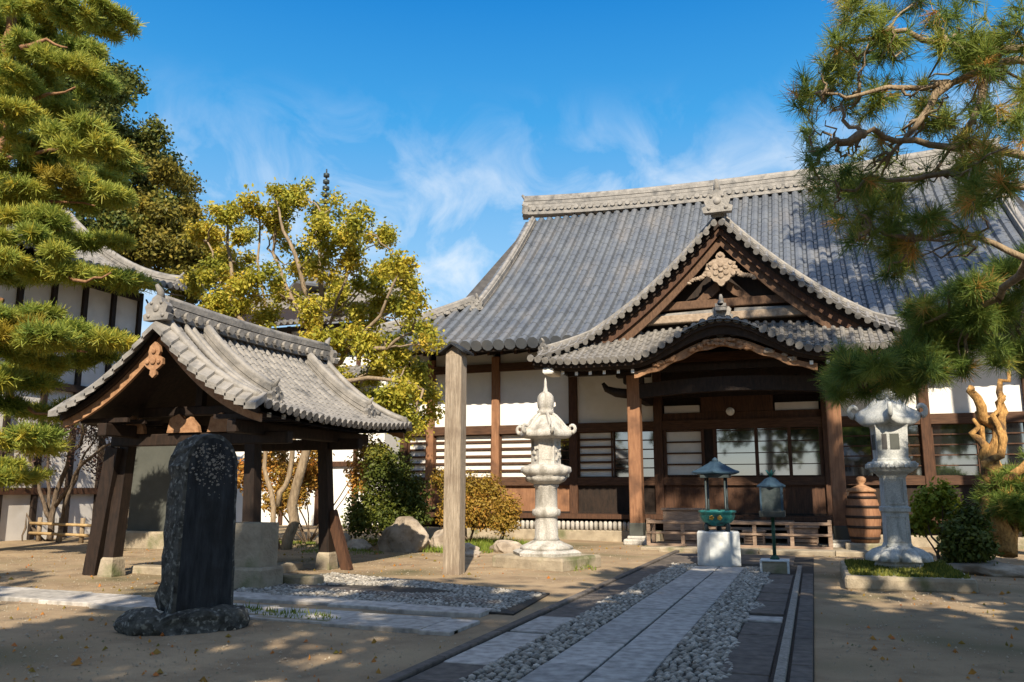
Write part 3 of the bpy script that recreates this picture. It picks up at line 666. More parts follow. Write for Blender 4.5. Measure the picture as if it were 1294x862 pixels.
mb = MB(); y = 3.0                                     # raised dark lip on the left of the path
while y < 21.4:
    L = random.uniform(1.2, 2.0); mb.box(-3.47, -3.36, y, y + L - .012, -.05, .045, bev=.012); y += L
tag(mb.build('kerb', M['slab_dark']), kind='structure')

ICO = None
def pebbles(name, xa, xb, ya, yb, n, size, edge=None, zb=.010, poly=None, m='pebble'):
    """closely laid river stones on edge"""
    bm = bmesh.new(); bmesh.ops.create_icosphere(bm, subdivisions=1, radius=1)
    iv = np.array([v.co[:] for v in bm.verts]); fi = np.array([[x.index for x in f.verts] for f in bm.faces]); bm.free()
    pts = []; cell = size * .72; grid = {}
    for _ in range(n * 14):
        if len(pts) >= n: break
        x = random.uniform(xa, xb); y = random.uniform(ya, yb)
        if edge and not edge(x, y): continue
        k = (int(x / cell), int(y / cell)); ok = True
        for a in (-1, 0, 1):
            for b in (-1, 0, 1):
                for q in grid.get((k[0] + a, k[1] + b), ()):
                    if (q[0] - x) ** 2 + (q[1] - y) ** 2 < cell * cell: ok = False
        if ok: grid.setdefault(k, []).append((x, y)); pts.append((x, y))
    V = []; F = []
    for i, (x, y) in enumerate(pts):
        a = random.gauss(.6, .5); sx = size * random.uniform(.42, .62); sy = size * random.uniform(.24, .36); sz = size * random.uniform(.28, .42)
        q = iv * np.array([sx, sy, sz]) * (1 + rng.normal(0, .05, iv.shape))
        c, s = math.cos(a), math.sin(a)
        V.append(np.stack([x + q[:, 0] * c - q[:, 1] * s, y + q[:, 0] * s + q[:, 1] * c, zb + q[:, 2]], 1)); F.append(fi + i * len(iv))
    o = raw_mesh(name, np.concatenate(V), np.concatenate(F), M[m])
    o.data.polygons.foreach_set('use_smooth', [True] * len(o.data.polygons))
    return tag(o, kind='stuff')
wob = lambda y: .10 * math.sin(y * 1.7) + .07 * math.sin(y * 4.1 + 1)
pebbles('path_cobbles', -2.95, -2.45, Y0 + 3, 18.6, 2600, .088, lambda x, y: x > -2.88 or (wob(y) > .03 and y > 11.4))
pebbles('path_cobbles', -1.39, -.66, Y0 + 3, 18.3, 3300, .088, lambda x, y: x < -.90 + max(0, wob(y)) and True)

# crossing pavement that leads to the water pavilion
mb = MB()
def slab_row(xa, xb, ya, yb, lo, hi, slope=0.0, z=.03):
    x = xa
    while x < xb:
        L = min(random.uniform(lo, hi), xb - x)
        dy = slope * (x + L / 2 - xa)
        mb.box(x + .006, x + L - .006, ya + dy, yb + dy, -.05, z + random.uniform(-.004, .004), bev=.010)
        x += L
slab_row(-19.0, -3.9, 10.15, 11.05, 1.0, 1.7, -.085)
slab_row(-9.2, -4.1, 10.75, 11.25, .9, 1.5, -.10)
tag(mb.build('pavement', M['slab_pale']), kind='structure')
mb = MB()
slab_row(-8.7, -3.9, 9.30, 9.42, 1.5, 2.2, -.07)
tag(mb.build('kerb', M['stone_base']), kind='structure')
bed = MB().prism([(-8.9, 11.2), (-3.75, 10.55), (-3.95, 12.8), (-8.85, 14.5)], 'z', -.1, .012)
tag(bed.build('pavement_bed', M['joint']), kind='structure')
inside = lambda x, y: y > 11.25 - .125 * (x + 8.9) and y < 14.4 - .345 * (x + 8.8) - .05
pebbles('pavement_cobbles', -8.8, -4.0, 10.6, 14.4, 4600, .082, lambda x, y: inside(x, y) and not (abs((x + 6.7) / 1.3) ** 2 + abs((y - 12.35) / .42) ** 2 < 1), zb=.008)
mb = MB()
for i in range(9):
    x = -8.6 + .48 * i; mb.box(x, x + .46, 12.05 - .1 * i, 12.5 - .1 * i, -.05, .026, bev=.01)
tag(mb.build('pavement_inlay', M['slab_dark']), kind='structure')
# grit and fallen leaves on the earth
def scatter_ok(x, y):
    return not (-3.6 < x < 0 and y < 22) and not (-9.2 < x < -3.6 and 9.0 < y < 14.6)
def grit(name, n, x0, x1, y0, y1, s, m, flat):
    P = []
    while len(P) < n:
        x = random.uniform(x0, x1); y = y0 + (y1 - y0) * random.random() ** 1.6
        if scatter_ok(x, y): P.append((x, y, -.012 + .022 * math.sin(x * 1.3 + y * .7) * math.sin(y * .9 - x * .4)))
    P = np.array(P); k = len(P); a = unit(k); a[:, 2] *= flat; b = np.cross(a, unit(k)); b[:, 2] *= flat
    sz = s * (.35 + rng.random((k, 1)) ** 2 * 1.3)
    up = np.array([0, 0, 1.0]) * sz * (.9 if flat < .3 else .3)
    V = np.stack([P - a * sz, P - b * sz, P + a * sz, P + b * sz, P + up], 1).reshape(-1, 3)
    F = (np.arange(k) * 5)[:, None, None] + np.array([[0, 1, 4], [1, 2, 4], [2, 3, 4], [3, 0, 4]])[None]
    o = raw_mesh(name, V, F.reshape(-1, 3), M[m], None, np.repeat(rng.random(k), 4)); tag(o, kind='stuff')
grit('gravel', 26000, -20, 6, 5, 24, .014, 'stone_base', .15)
grit('fallen_leaves', 1500, -18, 6, 5.5, 24, .034, 'orange_leaf', .25)
# low stone platform in front of the hall
mb = MB()
for x0, x1, y0, y1, z in ((-3.9, -1.4, 22.3, 22.9, .10), (-1.38, .4, 22.3, 22.9, .095), (-4.5, 1.2, 22.92, 25.6, .06), (.42, 2.6, 22.6, 23.1, .08)):
    mb.box(x0, x1, y0, y1, -.1, z, bev=.02)
tag(mb.build('pavement', M['stone_base']), kind='structure')
# mossy lawn patches and low ground plants
def grass(name, ells, n, h, m='grass'):
    E = np.array(ells); w = E[:, 2] * E[:, 3]; k = rng.choice(len(E), n, p=w / w.sum())
    r = np.sqrt(rng.random(n)); a = rng.random(n) * 2 * math.pi
    P = np.stack([E[k, 0] + E[k, 2] * r * np.cos(a), E[k, 1] + E[k, 3] * r * np.sin(a), np.full(n, -.02) + .10 * (1 - r ** 2)], 1)
    D = unit(n) * .5 + np.array([0, 0, 1.0]); S = unit(n); S[:, 2] = 0
    hh = h * (.5 + rng.random((n, 1)))
    V = np.stack([P - S * .012, P + S * .012, P + D * hh], 1).reshape(-1, 3)
    return tag(raw_mesh(name, V, np.arange(n * 3).reshape(-1, 3), M[m], None, rng.random(n)), kind='stuff')
grass('grass', [(-8.9, 20.6, 1.0, .8), (-8.6, 22.2, 1.5, .9), (-9.3, 23.6, 1.4, .8), (-7.6, 21.8, .7, .6), (-11.8, 22.5, 1.6, .8)], 9000, .11)
grass('moss', [(-7.1, 9.4, .9, .22), (-6.1, 9.3, .6, .2), (-4.7, 16.9, .5, .4), (-14.5, 21, 2.5, .8), (-11.5, 19.2, 1.2, .5)], 5000, .05)

# ================================================================== THE TEMPLE HALL
HC = -2.2                                              # its middle line
hall = thing('temple_hall', (HC, 27.5, 0), 'large timber temple hall with sweeping grey tile roof, gabled porch and white plaster walls', 'temple')
RXL, RXR = -11.9, 7.5                                  # verges
EZ, EY, RZ_, RY = 6.35, 25.6, 13.95, 35.5
def roof_P(x, t):
    y = RY + (EY - RY) * t
    z = RZ_ + (EZ - RZ_) * t - .62 * (4 * t * (1 - t)) ** 1.0 * .72
    up = max(0.0, abs(x - HC) - 7.5) / 5.6
    z += .42 * up * up * t ** 2
    return (x, y, z)
def roof_t0(x):
    over = max(0, RXL - x, x - RXR)
    if over <= 0: return 0.0
    return (RY - (28.9 - over)) / (RY - EY)
us = np.arange(-15.2, 10.81, .40)
roof = tiled(roof_P, us, roof_t0, 30, .15, M['tile'], 'roof', hall, pan=.014, lap=.05)
# under-sheet, gable ends, rear slope
mb = MB()
ts = np.linspace(0, 1, 15); xs = np.linspace(-15.4, 11.0, 30)
def und(x, t):
    p = roof_P(x, max(t, roof_t0(x))); return (p[0], p[1], p[2] - .10)
V = [und(x, t) for x in xs for t in ts]
mb.add(V, [(i * 15 + j, i * 15 + j + 1, i * 15 + 16 + j, i * 15 + 15 + j) for i in range(29) for j in range(14)])
for sx, xv, xc in ((-1, RXL, -15.3), (1, RXR, 10.9)):
    mb.add([(xv, 28.9, 8.25), (xc, 25.5, 6.75), (xc, 45.5, 6.75), (xv, 42.1, 8.25)], [(0, 1, 2, 3)])
    mb.add([(xv - sx * .5, 28.9, 8.2), (xv - sx * .5, 42.1, 8.2), (xv - sx * .5, RY, RZ_)], [(0, 1, 2)])
mb.add([(RXL, RY, RZ_ - .05), (RXR, RY, RZ_ - .05), (RXR, 42.1, 8.25), (RXL, 42.1, 8.25)], [(0, 1, 2, 3)])
mb.add([(RXL, 42.1, 8.25), (RXR, 42.1, 8.25), (10.9, 45.5, 6.75), (-15.3, 45.5, 6.75)], [(0, 1, 2, 3)])
mb.build('roof_bed', M['tile_gap'], roof)
rl = [(x, RY, RZ_ - .05 + .32 * (abs(x - HC) / 9.7) ** 2.4) for x in np.linspace(RXL - .1, RXR + .1, 25)]
ridge_bar(MB(), rl, .55, .86, .105, .34, courses=5).build('ridge', M['tile_end'], roof)
mb = MB(); ogre_tile(mb, (RXL - .1, RY, RZ_ + .25), (-1, -.3, 0), 1.05); mb.build('ridge_end_tile', M['tile_end'], roof)
mb = MB(); ogre_tile(mb, (RXR + .1, RY, RZ_ + .25), (1, -.3, 0), 1.05); mb.build('ridge_end_tile', M['tile_end'], roof)
for xv in (RXL + .35, RXR - .35):
    line = [Vector(roof_P(xv, t)) for t in np.linspace(.03, .70, 14)]
    mb = ridge_bar(MB(), line, .30, .34, 0, courses=3); ogre_tile(mb, line[-1] + Vector((0, -.15, -.05)), (0, -1, 0), .62)
    mb.build('descending_ridge', M['tile_end'], roof)
for sx, xv, xc in ((-1, RXL, -15.25), (1, RXR, 10.85)):
    a, b = Vector(roof_P(xv, .667)), Vector(roof_P(xc, 1.0))
    line = [a.lerp(b, t) + Vector((0, 0, .06 - .35 * 4 * t * (1 - t) * .35)) for t in np.linspace(0, .97, 10)]
    mb = ridge_bar(MB(), line, .28, .32, .06, .3, courses=2); ogre_tile(mb, line[-1], (sx, -1, 0), .5)
    mb.build('hip_ridge', M['tile_end'], roof)
# eave boards, soffit, rafters
mb = MB()
ex = np.linspace(-15.2, 10.8, 40)
top = [Vector(roof_P(x, 1.0)) + Vector((0, .05, -.04)) for x in ex]
mb.band(top, [p + Vector((0, .03, -.16)) for p in top], (0, .16, 0))
mb.build('eave_board', M['wood_dark'], hall)
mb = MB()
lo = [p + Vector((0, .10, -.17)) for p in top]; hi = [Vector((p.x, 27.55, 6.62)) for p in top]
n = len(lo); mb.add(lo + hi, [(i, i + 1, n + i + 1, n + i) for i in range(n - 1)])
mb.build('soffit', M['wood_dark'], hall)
rm = bpy.data.meshes
def rafter_proto():
    mb = MB(); mb.box(-.045, .045, 0, 1.75, -.11, 0, 0); mb.box(-.044, .044, -.012, .004, -.108, -.002, 1)
    return mb
def rafter(x, y, z, rise, par, white=True):
    mb = MB(); y2 = y + 1.75
    P = [(x - .045, y, z - .11), (x + .045, y, z - .11), (x - .045, y2, z - .11 + rise), (x + .045, y2, z - .11 + rise), (x - .045, y, z), (x + .045, y, z), (x - .045, y2, z + rise), (x + .045, y2, z + rise)]
    mb.add(P, [(0, 2, 3, 1), (4, 5, 7, 6), (2, 6, 7, 3), (0, 4, 6, 2), (1, 3, 7, 5)], 0); mb.add([P[0], P[1], P[5], P[4]], [(0, 1, 2, 3)], 1)
    return mb.build('rafter', [M['wood_dark'], M['white'] if white else M['wood']], par)
for x in np.arange(-14.4, -7.9, .48): rafter(x, 25.85, roof_P(x, 1)[2] - .20, .38, hall, False)
# body: dark inner box, then posts, rails, panels
WY = 27.5
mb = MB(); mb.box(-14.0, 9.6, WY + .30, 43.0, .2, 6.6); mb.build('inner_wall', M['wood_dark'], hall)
mb = MB(); mb.prism([(RXL - .2, 6.4), (RXR + .2, 6.4), (RXR + .2, 8), (RXL - .2, 8)], 'y', 30, 41); mb.build('attic', M['plaster_dull'], hall)
posts = [-14.0, -12.95, -10.42, -7.59, -4.7, .5, 3.25, 6.0, 8.7]
for x in posts:
    lit = x in (-10.42, -12.95)  # these posts take a redder, lighter timber: sunlight put into the colour
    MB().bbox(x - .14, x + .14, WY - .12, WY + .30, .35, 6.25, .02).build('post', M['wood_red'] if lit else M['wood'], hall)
def rails(z0, z1, yo, m, nm='rail'):
    for a, b in zip(posts[:-1], posts[1:]):
        MB().box(a + .142, b - .142, WY - yo, WY + .22, z0, z1).build(nm, m, hall)
rails(5.72, 6.0, .10, M['wood_x'], 'head_beam'); rails(3.50, 3.80, .09, M['wood_x']); rails(1.72, 1.98, .09, M['wood_x'], 'sill_beam')
rails(.62, .86, .10, M['wood_dark'], 'ground_beam')
for a, b in zip(posts[:-1], posts[1:]):
    if (a, b) == (-4.7, .5): continue
    MB().box(a + .142, b - .142, WY + .04, WY + .24, 3.80, 5.72).build('plaster_panel', M['plaster'], hall)
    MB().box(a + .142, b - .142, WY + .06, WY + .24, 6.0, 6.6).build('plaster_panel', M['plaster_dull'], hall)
    MB().box(a + .142, b - .142, WY + .03, WY + .24, .86, 1.72).build('skirting_panel', M['wood_red'] if a < -8 else M['wood_dark'], hall)  # lighter timber on the sunlit left bays, dark elsewhere: light painted by material
def shutter(x0, x1, z0=1.98, z1=3.50, n=6):
    w = MB().box(x0, x1, WY + .10, WY + .22, z0, z1).build('window', M['slat_white'], hall)
    mb = MB()
    for k in range(n + 1):
        z = z0 + (z1 - z0) * k / n
        mb.box(x0 + .002, x1 - .002, WY + .035, WY + .098, max(z - .035, z0), min(z + .035, z1))
    mb.build('slat', M['wood_x'], w)
    for x in (x0, x1 - .06): MB().box(x, x + .06, WY + .02, WY + .034, z0, z1).build('stile', M['wood'], w)
def pane(x0, x1, z0=1.98, z1=3.50, n=5, par=hall, muntins=0):
    w = MB().box(x0, x1, WY + .10, WY + .14, z0, z1).build('window', M['glass'], hall)
    mb = MB()
    for k in range(n + 1):
        z = z0 + (z1 - z0) * k / n; mb.box(x0, x1, WY + .05, WY + .09, max(z - .018, z0), min(z + .018, z1))
    for k in range(muntins + 2):
        x = x0 + (x1 - x0) * k / (muntins + 1); mb.box(max(x - .035, x0), min(x + .035, x1), WY + .03, WY + .048, z0, z1)
    mb.build('frame', M['wood'], w)
shutter(-13.85, -13.1); shutter(-12.80, -11.75); shutter(-11.75, -10.57); shutter(-10.27, -8.95); pane(-8.95, -7.74)
shutter(-7.44, -6.25); pane(-6.22, -4.85)
pane(.65, 1.75); pane(1.78, 3.1); pane(3.4, 4.6); pane(4.62, 5.85); shutter(6.15, 8.5)
# the entrance bay: two sliding glazed pairs, lintel with a pale transom, dark timber below
EX0, EX1 = -4.55, .35
MB().box(EX0, EX1, WY + .02, WY + .24, 3.80, 4.05).build('lintel', M['wood'], hall)
for a, b in ((-4.5, -3.35), (-1.0, .3)):
    MB().box(a, b, WY + .08, WY + .24, 4.06, 4.30).build('transom', M['plaster_dull'], hall)
MB().box(-3.30, -1.05, WY + .02, WY + .24, 4.06, 4.55).build('lintel_panel', M['wood'], hall)
MB().box(EX0, EX1, WY + .04, WY + .24, 4.56, 6.2).build('upper_panel', M['wood_dark'], hall)
MB().tube([(-2.35, WY - .30, 4.03), (-2.35, WY - .24, 4.03)], .13, 18).build('roundel', M['white'], hall)
for x in (-4.5, -3.28, -2.9, -1.62, -.62, .30):
    MB().box(x - .05, x + .05, WY - .04, WY + .2, 1.98, 3.50).build('door_stile', M['wood'], hall)
for a, b in ((-4.45, -3.33), (-2.85, -1.67), (-1.57, -.67), (-.57, .25)):
    d = MB().box(a, b, WY + .08, WY + .12, 2.02, 3.50).build('door', M['slat_white'] if a < -3 else M['glass'], hall)
    mb = MB()
    for z in (2.0, 2.36, 2.72, 3.08, 3.44): mb.box(a, b, WY + .02, WY + .06, z, z + (.05 if a < -3 else .025))
    mb.build('slat', M['wood'], d)
MB().box(-3.23, -2.95, WY + .02, WY + .2, 1.98, 3.50).build('door_panel', M['wood_dark'], hall)
MB().box(EX0, EX1, WY + .0, WY + .24, .86, 1.98).build('door_panel', M['wood'], hall)
mb = MB(); mb.box(-14.2, 9.4, 26.5, WY - .13, .66, .80); mb.build('veranda', M['wood'], hall)
for x in np.arange(-13.6, 9.2, 1.45): MB().box(x - .07, x + .07, 26.72, 26.9, .30, .66).build('veranda_strut', M['wood_dark'], hall)
for x0, x1 in ((-14.2, -4.6), (.4, 9.4)): MB().bbox(x0, x1, 26.55, 27.3, -.1, .30, .03).build('foundation', M['stone_base'], hall)
mb = MB()
for x in np.arange(-9.9, -5.4, .155):                    # row of upright end tiles edging the foundation
    mb.lathe([(.001, 0), (.07, 0), (.07, .22), (.05, .27), (.001, .29)], (x, 26.62, .30), 8)
mb.build('edging_tiles', M['stone'], hall)
# timber steps up to the doors
for i, (y0, z) in enumerate(((25.55, .26), (25.85, .48), (26.15, .68))):
    MB().box(-3.7, -.6, y0, y0 + .33, z - .06, z).build('step', M['wood_pale'], hall)
for x in (-3.72, -.68): MB().box(x, x + .10, 25.6, 26.5, 0, .66).build('stringer', M['wood_red'], hall)

MB().bbox(-7.42, -7.08, 23.45, 24.3, 4.98, 5.16, .04).build('corner_beam_end', M['white'], hall)
# ---- the porch
CX_ = (-4.95, .65); CY_ = 24.85
for x in CX_:
    c = MB().bbox(x - .19, x + .19, CY_ - .19, CY_ + .19, .24, 5.0, .03).build('porch_column', M['wood_red'], hall)
    mb = MB(); mb.bbox(x - .36, x + .36, CY_ - .36, CY_ + .36, -.02, .16, .04); mb.bbox(x - .26, x + .26, CY_ - .26, CY_ + .26, .16, .25, .03); mb.build('base_stone', M['stone'], c)
    mb = MB(); mb.bbox(x - .205, x + .205, CY_ - .205, CY_ + .205, .25, .62, .02); mb.build('metal_shoe', M['stone_grey'], c)
    mb = MB()
    for k, (w, h) in enumerate(((.30, .20), (.52, .18), (.78, .16))): mb.bbox(x - w, x + w, CY_ - .16, CY_ + .16, 4.74 + .20 * k, 4.74 + .20 * k + h, .03)
    mb.build('bracket', M['wood_dark'], c)
    for dx in (-1, 1):
        mb = MB(); mb.tube([(x + dx * .2, CY_, 4.45), (x + dx * .55, CY_, 4.50), (x + dx * .85, CY_, 4.62), (x + dx * .95, CY_ - .05, 4.80)], [.15, .14, .10, .05], 8); mb.build('carved_nose', M['wood_dark'], c)
    MB().box(x - .12, x + .12, CY_ + .2, WY - .13, 4.3, 4.62).build('tie_beam', M['wood_dark'], hall)
mb = MB()
bl = [(x, CY_ - .16, 4.28 + .14 * math.sin(math.pi * (x - CX_[0]) / 5.6)) for x in np.linspace(CX_[0] + .19, CX_[1] - .19, 15)]
mb.band(bl, [(a, b, c + .42) for a, b, c in bl], (0, .32, 0)); mb.build('rainbow_beam', M['wood_dark'], hall)
MB().box(-7.0, 2.6, CY_ - .12, CY_ + .12, 5.05, 5.22).build('eave_purlin', M['wood_dark'], hall)
KH, KW = .88, 2.65
def kara(x):
    d = abs(x - HC - .0)
    return (.5 + .5 * math.cos(math.pi * d / KW)) if d < KW else 0.0
PE, PZ = 23.3, 5.28                                     # porch eave
def skirt_P(x, t):
    y = 25.05 + (PE - 25.05) * t
    z = 6.34 + (PZ - 6.34) * t - .10 * 4 * t * (1 - t)
    z += kara(x) * (KH * max(t, 0.0) ** 1.2 + .12)
    up = max(0.0, abs(x - HC) - 4.0) / 1.5
    return (x, y, z + .16 * up * up * t)
def skirt_t0(x):
    o = max(0, abs(x - HC) - 4.1); return min(1, o / 1.4) * .98
porch = tiled(skirt_P, np.arange(HC - 5.52, HC + 5.53, .23), skirt_t0, 7, .078, M['tile_pale'], 'porch_roof', hall)
mb = MB()
xs = np.linspace(HC - 5.5, HC + 5.5, 61)
def su(x, t):
    p = skirt_P(x, max(t, skirt_t0(x))); return (p[0], p[1], p[2] - .07)
tq = np.linspace(0, 1, 6)
V = [su(x, t) for x in xs for t in tq]
mb.add(V, [(i * 6 + j, i * 6 + j + 1, i * 6 + 7 + j, i * 6 + 6 + j) for i in range(60) for j in range(5)]); mb.build('roof_bed', M['tile_gap'], porch)
mb = MB()
e = [Vector(skirt_P(x, 1.0)) + Vector((0, .06, -.05)) for x in xs]
mb.band(e, [p + Vector((0, .02, -.13)) for p in e], (0, .22, 0)); mb.build('eave_board', M['wood_dark'], hall)
mb = MB()
mb.band([p + Vector((0, .12, -.13)) for p in e], [p + Vector((0, .16, -.13 - .16 * (.45 + kara(p.x)))) for p in e], (0, .12, 0)); mb.build('eave_board', M['wood_dark'], hall)
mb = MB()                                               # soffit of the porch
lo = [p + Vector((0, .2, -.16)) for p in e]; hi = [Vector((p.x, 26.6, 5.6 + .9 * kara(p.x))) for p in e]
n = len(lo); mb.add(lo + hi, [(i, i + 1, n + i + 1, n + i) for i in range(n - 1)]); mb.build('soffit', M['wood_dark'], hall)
# cusped board under the wave with its carved middle
mb = MB(); xx = np.linspace(HC - 2.5, HC + 2.5, 41)
ctop = [(x, PE + .38, PZ - .34 + KH * kara(x) * .98) for x in xx]
cbot = [(x, PE + .38, PZ - .50 + (KH - .10) * kara(x) * (.98) + .03 * math.cos(9 * (x - HC))) for x in xx]
mb.band(cbot, ctop, (0, .10, 0)); kb = mb.build('wave_gable_board', M['carve_brown'], hall)
mb = MB()
for k in range(40):
    u = random.uniform(-1, 1); x = HC - .08 + u * .85; z = PZ + .16 + .26 * (1 - u * u) + random.uniform(-.10, .08)
    blob(mb, (x, PE + .34, z), (random.uniform(.06, .14), .07, random.uniform(.05, .09)), k, 1)
mb.build('carved_ornament', M['carve_brown'], kb)
for sx in (-1, 1):
    mb = MB()
    for k in range(16):
        u = random.random(); blob(mb, (HC + sx * (1.15 + u * .8), PE + .36, PZ - .22 + .32 * (1 - u) + random.uniform(-.05, .05)), (.09, .06, .06), k + 60, 1)
    mb.build('carved_ornament', M['carve'] if sx > 0 else M['carve_brown'], kb)
for x in list(np.arange(-7.25, -4.45, .42)) + list(np.arange(.15, 2.95, .42)):
    rafter(x, 23.62, 5.02 + (.05 if abs(x - HC) > 4.4 else 0), .42, hall)
# the big triangular gable
GA, GY = 9.60, 24.45
def gz(d): return GA - 1.13 * d + .070 * d * d
for sx in (-1, 1):
    def side_P(y, t, sx=sx):
        d = 5.5 * t; return (HC + sx * d, y, gz(d))
    def side_t0(y): return 0.0
    mb = MB()
    nd = 16; ds = np.linspace(0, 5.5, nd); ys = [0, 3.0, 6.0]
    V = []
    for d in ds:
        yf = GY if d < 4.1 else GY - (d - 4.1) / 1.4 * 1.1
        for y in np.linspace(yf, 31.0, 4): V.append((HC + sx * d, y, gz(d)))
    F = [(i * 4 + j, i * 4 + j + 1, i * 4 + 5 + j, i * 4 + 4 + j) for i in range(nd - 1) for j in range(3)]
    mb.add(V, F); mb.build('gable_slope', M['tile_gap'], porch)
    tiled(side_P, np.arange(GY + .35, 30.2, .26), side_t0, 20, .08, M['tile'], 'gable_slope_tiles', porch)
    # verge: short lapped tiles turned to the front, then a rib along them
    def verge_P(d, t, sx=sx):
        d = max(d, 0); yf = GY if d < 4.1 else GY - (d - 4.1) / 1.4 * 1.1
        return (HC + sx * d, yf + .32 - .52 * t, gz(d) + .18 - .30 * t)
    tiled(verge_P, np.arange(.12, 5.45, .235), lambda d: 0.0, 2, .07, M['tile_pale'], 'verge_tiles', porch, pan=.05)
    line = [(HC + sx * d, (GY if d < 4.1 else GY - (d - 4.1) / 1.4 * 1.1) + .42, gz(d) + .10) for d in np.linspace(.1, 5.3, 18)]
    mb = ridge_bar(MB(), line, .17, .20, courses=2); ogre_tile(mb, Vector(line[-1]) + Vector((0, -.1, -.02)), (sx * .6, -1, 0), .46); mb.build('descending_ridge', M['tile_end'], porch)
    # three stepped barge boards
    dd = np.linspace(0, 4.2, 18)
    for k, (za, zb, yo, mm) in enumerate(((-.10, -.24, .02, 'wood_dark'), (-.25, -.45, .10, 'wood'), (-.46, -.72, .22, 'wood_gable'))):
        q = [(HC + sx * d, GY + yo, gz(d) + za * (1.15 if d > 0 else 1.15)) for d in dd]
        w = [(HC + sx * d, GY + yo, gz(d) + zb * (1.15 + .18 * d / 4.7)) for d in dd]
        mb = MB(); mb.band(w, q, (0, .10, 0)); mb.build('barge_board', M[mm], hall)
line = [(HC, y, GA + .02) for y in np.linspace(GY + .1, 30.8, 8)]
ridge_bar(MB(), line, .34, .42, .07, .28, courses=3).build('ridge', M['tile_end'], porch)
mb = MB(); ogre_tile(mb, (HC, GY - .05, GA + .10), (0, -1, 0), .98); mb.build('ridge_end_tile', M['tile_end'], porch)
# inside the gable
mb = MB(); mb.prism([(HC - 3.7, 6.3), (HC + 3.7, 6.3), (HC + 1.6, 7.85), (HC, 9.2), (HC - 1.6, 7.85)], 'y', GY + .75, GY + .9); mb.build('gable_wall', M['wood_dark'], hall)
MB().bbox(HC - 2.3, HC + 2.3, GY + .45, GY + .75, 6.95, 7.20, .02).build('gable_beam', M['wood_gable'], hall)
MB().bbox(HC - 3.0, HC + 3.0, GY + .40, GY + .75, 6.55, 6.78, .02).build('gable_beam', M['carve'], hall)
mb = MB()
for sx in (-1, 1):
    mb.band([(HC + sx * a, GY + .5, z) for a, z in ((.15, 7.75), (.45, 7.55), (.8, 7.22), (1.0, 7.20))], [(HC + sx * a, GY + .5, z) for a, z in ((.1, 7.5), (.3, 7.30), (.5, 7.2), (.7, 7.2))], (0, .14, 0))
mb.build('frog_leg_strut', M['wood_gable'], hall)
mb = MB()                                               # the pendant under the apex: a cut board with a raised blossom
half = [(0, 8.62), (.10, 8.56), (.16, 8.46), (.13, 8.38), (.24, 8.36), (.36, 8.28), (.40, 8.14), (.34, 8.02), (.44, 7.96), (.48, 7.84), (.42, 7.74), (.31, 7.72), (.26, 7.62), (.14, 7.56), (.08, 7.46), (0, 7.42)]
half = [(x * .88, 8.0 + (z - 8.0) * .88) for x, z in half]
mb.prism([(HC + x, z) for x, z in half] + [(HC - x, z) for x, z in half[-2:0:-1]], 'y', GY + .06, GY + .16)
def disc(x, z, r, d=.05):
    mb.tube([(HC + x, GY + .06, z), (HC + x, GY + .06 - d * .6, z), (HC + x, GY + .06 - d, z)], [r, r, r * .72], 16, smooth=False)
for k in range(6): disc(.17 * math.cos(k * 1.0472 + .52), 7.98 + .17 * math.sin(k * 1.0472 + .52), .082, .04)
disc(0, 7.98, .075, .07); disc(0, 8.44, .07, .04)
for sx in (-1, 1): disc(sx * .29, 8.18, .065, .035); disc(sx * .35, 7.85, .07, .035)
for sx in (-1, 1):
    for k in range(11):
        t = k / 10; blob(mb, (HC + sx * (.32 + .62 * t), GY + .14, 8.12 - .62 * t - .12 * math.sin(5 * t) + .05), (.13 - .05 * t, .06, .10 - .04 * t), 80 + k, 1)
mb.build('gable_pendant', M['carve'], hall)
# ridge crest on the wave with its own end tile
mb = MB(); ridge_bar(mb, [(HC, y, 6.42 + .22) for y in (23.9, 24.4, 25.0)], .3, .22, courses=2); ogre_tile(mb, (HC, 24.2, 6.42), (0, -1, 0), .70); mb.build('wave_ridge', M['tile_end'], porch)
mb = MB()
for sx in (-1, 1):
    ridge_bar(mb, [(HC + sx * a, 25.0, 6.50 + .12 * (1 - a / 4)) for a in (.3, 1.5, 2.6, 3.7)], .24, .24, courses=2)
mb.build('flashing_ridge', M['tile_end'], porch)
